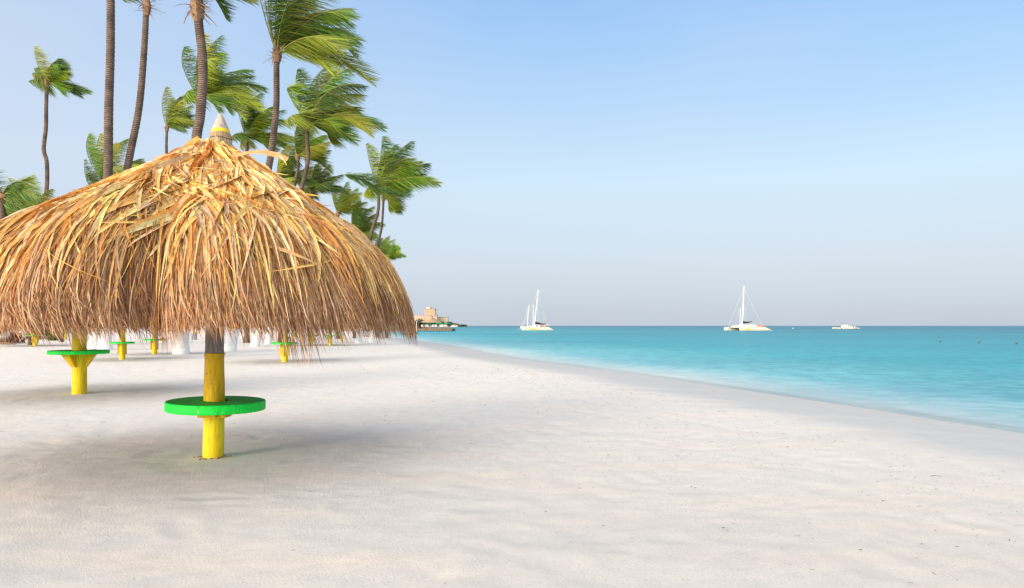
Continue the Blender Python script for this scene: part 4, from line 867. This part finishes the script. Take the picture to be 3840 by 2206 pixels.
# ------------------------------------------------------------------ pier with bar
def pier():
    d = 1.9*F/21.; k = d/F; X0 = 1230; o = at(X0, HY, d); o.z = SEA; r = empty('wooden_pier', o, 'long wooden pier reaching from the beach into the sea with a bar on it', 'pier')
    def X(px_): return (px_-X0)*k
    m = MB(); m.box(((X(1698))/2, 6, 10.2*k), (X(1698), 12, .14)); m.build('deck', M['wood'], r)
    m = MB(); m.box(((X(1696))/2, -.12, 6.3*k), (X(1696), .16, 7.0*k)); m.build('fascia_board', M['wood'], r)
    for i in range(20):
        for yy in (.4, 11): m = MB(); xx = X(1245+i*23.7); m.tube([(xx, yy, -1.5), (xx, yy, 8*k)], .16, 8); m.build('piling', M['wood_dark'], r, smooth=True)
    m = MB(); m.tube([(X(1700), 0, 1*k), (X(1700), 0, 11*k)], .22, 8); m.tube([(X(1698), -.3, 2*k), (X(1704), -.3, 8*k)], .12, 6); m.build('fender_post', M['wood_dark'], r)
    m = MB()
    for i in range(46): xx = X(1548+i*3.2); m.box((xx, .15, 13.2*k), (.07, .06, 5.4*k))
    m.box((X(1622), .15, 16*k), (X(1695)-X(1548), .08, .09)); m.build('railing', M['redwood'], r)
    top = SEA+10.4*k
    # bar hut
    h = empty('thatched_bar', (o.x+X(1555), d+5.5, top), 'dark wooden bar with broad thatched roof standing on the pier', 'bar hut')
    m = MB(); m.box((-X(60+X0)*.5+0, 3, 11*k), (X(X0+95), .3, 22*k)); m.build('back_wall', M['wood_dark'], h)
    m = MB(); m.box((-X(X0+20), -1.5, 6*k), (X(X0+70), .5, 11*k)); m.build('counter', M['wood_dark'], h)
    for xx in (-70, -40, -12, 12, 33):
        m = MB(); m.tube([(xx*k, -3.5, 0), (xx*k, -3.5, 24*k)], .12, 6); m.build('post', M['wood'], h)
    def cone(cx, rx, ry, z0, z1, nm, seed):
        gg = random.Random(seed); n = 28; m = MB(); base = [(cx+rx*math.cos(2*math.pi*j/n)*(1+gg.uniform(-.03, .03)), ry*math.sin(2*math.pi*j/n), z0-gg.uniform(0, .25)) for j in range(n)]
        md = [(cx+rx*.45*math.cos(2*math.pi*j/n), ry*.45*math.sin(2*math.pi*j/n), z0+(z1-z0)*.36) for j in range(n)]; tp = [(cx+.1*math.cos(2*math.pi*j/n), .1*math.sin(2*math.pi*j/n), z1) for j in range(n)]
        un = [(cx+rx*.9*math.cos(2*math.pi*j/n), ry*.9*math.sin(2*math.pi*j/n), z0+.02) for j in range(n)]
        for a_, b_ in ((base, md), (md, tp), (un, base)): m.add(a_+b_, [(j, (j+1) % n, n+(j+1) % n, n+j) for j in range(n)])
        m.build(nm, M['hut_roof'], h)
    cone(54*k, 42*k, 5.2, 24*k, 50*k, 'conical_roof', 1); cone(-40*k, 68*k, 5.0, 25*k, 30*k, 'flat_roof', 2)
    m = MB(); m.box((-50*k, 0, 26*k), (130*k, 9, .3)); m.build('roof_slab', M['wood_dark'], h)
    lb = ['left of the three green umbrellas on the pier', 'middle green umbrella on the pier', 'right green umbrella nearest the end of the pier']
    for i, (px_, w_) in enumerate(((1612, 30), (1646, 28), (1675, 27))):
        u = empty('patio_umbrella', (o.x+X(px_), d+1.8, top), lb[i], 'umbrella', 'green umbrellas on the pier'); rr = w_*k/2
        m = MB(); m.lathe([(rr, 17.2*k), (rr*.98, 18.4*k), (rr*.45, 22*k), (.03, 25*k), (.001, 25.6*k)], n=8); m.build('canopy', M['green_cloth'], u)
        m = MB(); m.tube([(0, 0, 0), (0, 0, 24*k)], .05, 6); m.build('pole', M['spar'], u)
    g = random.Random(8)
    xs = [1581, 1592, 1601, 1616, 1624, 1633, 1645, 1655, 1664, 1670]
    words = ['first', 'second', 'third', 'fourth', 'fifth', 'sixth', 'seventh', 'eighth', 'ninth', 'tenth']
    proto = None
    for i, px_ in enumerate(xs):
        if proto is None:
            c = empty('dining_chair', (0, 0, 0), '', 'chair', 'chairs on the pier')
            m = MB(); m.box((0, 0, .48), (.52, .5, .06)); m.build('seat', M['redwood'], c)
            m = MB(); m.box((0, -.24, .98), (.58, .06, .62)); m.build('backrest', M['white_plastic'], c)
            for sx in (-.2, .2):
                for sy in (-.2, .2): m = MB(); m.box((sx, sy, .225), (.05, .05, .45)); m.build('leg', M['redwood'], c)
            proto = c
        else: c = copy_tree(proto)
        c.location = (o.x+X(px_), d+1.0+g.uniform(0, 2), top); c['label'] = f'white-backed chair on the pier, {words[i]} from the left of the row of ten'
    l = empty('lamp_post', (o.x+X(1564), d-1.0, SEA), 'thin white pole standing in front of the dark bar on the pier', 'pole'); m = MB(); m.tube([(0, 0, -1), (0, 0, 36*k)], .09, 6); m.build('pole', M['spar'], l)
    m = MB(); m.lathe([(.16, 36*k), (.2, 36.8*k), (.05, 38*k)], n=8); m.build('lantern', M['white_plastic'], l)
    b = at(1565, 1253, 1.9*F/31.); b.z = SEA; l = empty('mooring_post', b, 'short dark post standing in the water in front of the pier', 'post'); m = MB(); m.tube([(0, 0, -.8), (.05, 0, .25), (0, 0, .42)], [.19, .15, .07], 8); m.build('stump', M['wood'], l, smooth=True)
    m = MB(); m.lathe([(.22, .05), (.23, .10), (.2, .12)], n=10); m.build('rope_ring', M['wood_dark'], l)
pier()

# ------------------------------------------------------------------ far shore: headland, hotels
D = 1300.
def block(name, X0, X1, Yt, Yb, d, depth, mk, label, floors, bays, roofh=0, side=True, rz=0):
    k = d/F; a = at(X0, Yb, d); r = empty(name, (a.x, d, 0), label, 'hotel building', rz=rz); Wd = (X1-X0)*k; H = (HY-Yt)*k+EYE
    m = MB(); m.box((Wd/2, depth/2, H/2), (Wd, depth, H)); m.build('wall', M[mk], r)
    m = MB(); m.box((Wd/2, depth/2, H+.5), (Wd+1, depth+1, 1.0)); m.build('roof', M['grey_roof'], r)
    fh = H/floors; bw = Wd/bays
    for i in range(floors):
        m = MB(); z = (i+.5)*fh
        for j in range(bays): m.box(((j+.5)*bw, -.05, z), (bw*.58, .14, fh*.5))
        m.build('window_row', M['far_glass'], r)
        m = MB(); m.box((Wd/2, -.55, i*fh+.2), (Wd*.98, 1.0, .35)); m.build('balcony', M['hotel_pink'], r)
    return r, Wd, H
r, Wd, H = block('hotel_tower', 1593, 1631, 1160, 1222, D, 22, 'hotel_peach', 'tall peach hotel tower with rows of balconies behind the pier bar', 12, 5)
k = D/F
m = MB(); m.box((Wd*.30, 8, H+2.2), (Wd*.38, 9, 4)); m.build('lift_house', M['hotel_peach'], r)
m = MB(); m.box((Wd*.62, 8, H+1.6), (Wd*.12, 4, 3)); m.build('plant_room', M['grey_roof'], r)
block('hotel_wing', 1500, 1590, 1184, 1222, D+30, 20, 'hotel_pink', 'long low pinkish hotel wing left of the tower', 6, 14)
block('hotel_wing', 1588, 1638, 1184, 1222, D-40, 18, 'hotel_pink', 'peach hotel wing in front of the foot of the tower', 6, 8)
block('hotel_wing', 1640, 1678, 1191, 1222, D+20, 20, 'hotel_cream', 'cream hotel block with grey roof right of the tower', 5, 7)
block('hotel_wing', 1380, 1490, 1196, 1222, D+60, 20, 'hotel_cream', 'far cream hotel block hidden behind the thatch, left of the pink wing', 4, 14)
# headland ground
def headland():
    xs = np.linspace(-700, -80, 60); ys = np.linspace(1180, 1420, 14); X, Y = np.meshgrid(xs, ys); e = np.clip((-83-X)/60, 0, 1)*np.clip((Y-1180)/40, 0, 1)*np.clip((1420-Y)/60, 0, 1)
    Z = -1.0+e**.6*3.0+(vnoise(X*.05, Y*.05, 8))*e; V = np.stack([X, Y, Z], -1).reshape(-1, 3); nx = 60; i = (np.arange(13)[:, None]*nx+np.arange(59)[None, :]).ravel()
    o = np_obj('headland', V, np.stack([i, i+1, i+nx+1, i+nx], 1), M['land']); tag(o, kind='structure')
    g = np.random.default_rng(4); n = 16000
    x = -83-g.random(n)**1.1*260; ht = np.interp(x, [-345, -230, -170, -130, -105, -84], [12, 12, 12, 10, 6, 1.8])
    bum = .75+.35*np.sin(x*.35)*np.sin(x*.13+1)+.15*g.random(n); z = .5+g.random(n)**.6*ht*bum; y = 1205+g.random(n)*60
    dr = g.normal(0, 1, (n, 3)); dr /= np.linalg.norm(dr, axis=1, keepdims=True); u = np.linspace(0, 1, 3)[None, :, None]; P = np.stack([x, y, z], 1)[:, None, :]+dr[:, None, :]*u*1.6
    sd = np.cross(dr, g.normal(0, 1, (n, 3))); sd /= np.linalg.norm(sd, axis=1, keepdims=True)
    o = ribbons('headland_trees', P, sd[:, None, :]*np.array([.2, .55, .1])[None, :, None], pick(np.array([(.05, .10, .06), (.07, .13, .08), (.035, .075, .05)]), n, g, .2), M['palm_leaf']); tag(o, 'dark green belt of trees on the far headland', 'trees', kind='stuff')
    p = at(1702, 1224, 1000); r = empty('moored_boat', (p.x, 1000, SEA), 'white boat lying off the far headland beyond the end of the pier', 'boat')
    hull([-5, -4.5, 0, 4.5, 6], [.3, 1.2, 1.6, 1.2, .2], [1.6, 1.4, 1.3, 1.6, 1.9], [.4, 0, -.3, 0, 1.2], 0, 'hull', r, 'boat_pure'); m = MB(); m.box((-1, 0, 2.1), (4, 2.2, 1.5), taper=.8); m.build('cabin', M['boat_pure'], r); m = MB(); m.box((-1, 0, 2.3), (3.3, 2.3, .4)); m.build('window_strip', M['glass'], r)
    for i, (X0, X1, h) in enumerate(((1692, 1716, 2.2), (1648, 1668, 3.))):
        a = at(X0, HY, 1170); r = empty('beach_house', (a.x, 1170, 0), ['low white beach house in front of the headland trees, right one', 'low white beach house in front of the headland trees, left one'][i], 'house'); w_ = (X1-X0)*1170/F
        m = MB(); m.box((w_/2, 4, h/2), (w_, 8, h)); m.build('wall', M['white_plastic'], r); m = MB(); m.add([(-.5, -.5, h), (w_+.5, -.5, h), (w_+.5, 8.5, h), (-.5, 8.5, h), (1.5, 4, h+1.6), (w_-1.5, 4, h+1.6)], [(0, 1, 5, 4), (1, 2, 5), (2, 3, 4, 5), (3, 0, 4), (3, 2, 1, 0)]); m.build('roof', M['drift'], r)
        for j in range(5): m = MB(); m.box((w_*(j+.5)/5, -.03, h*.5), (w_*.1, .1, h*.4)); m.build('window', M['glass'], r)
headland()
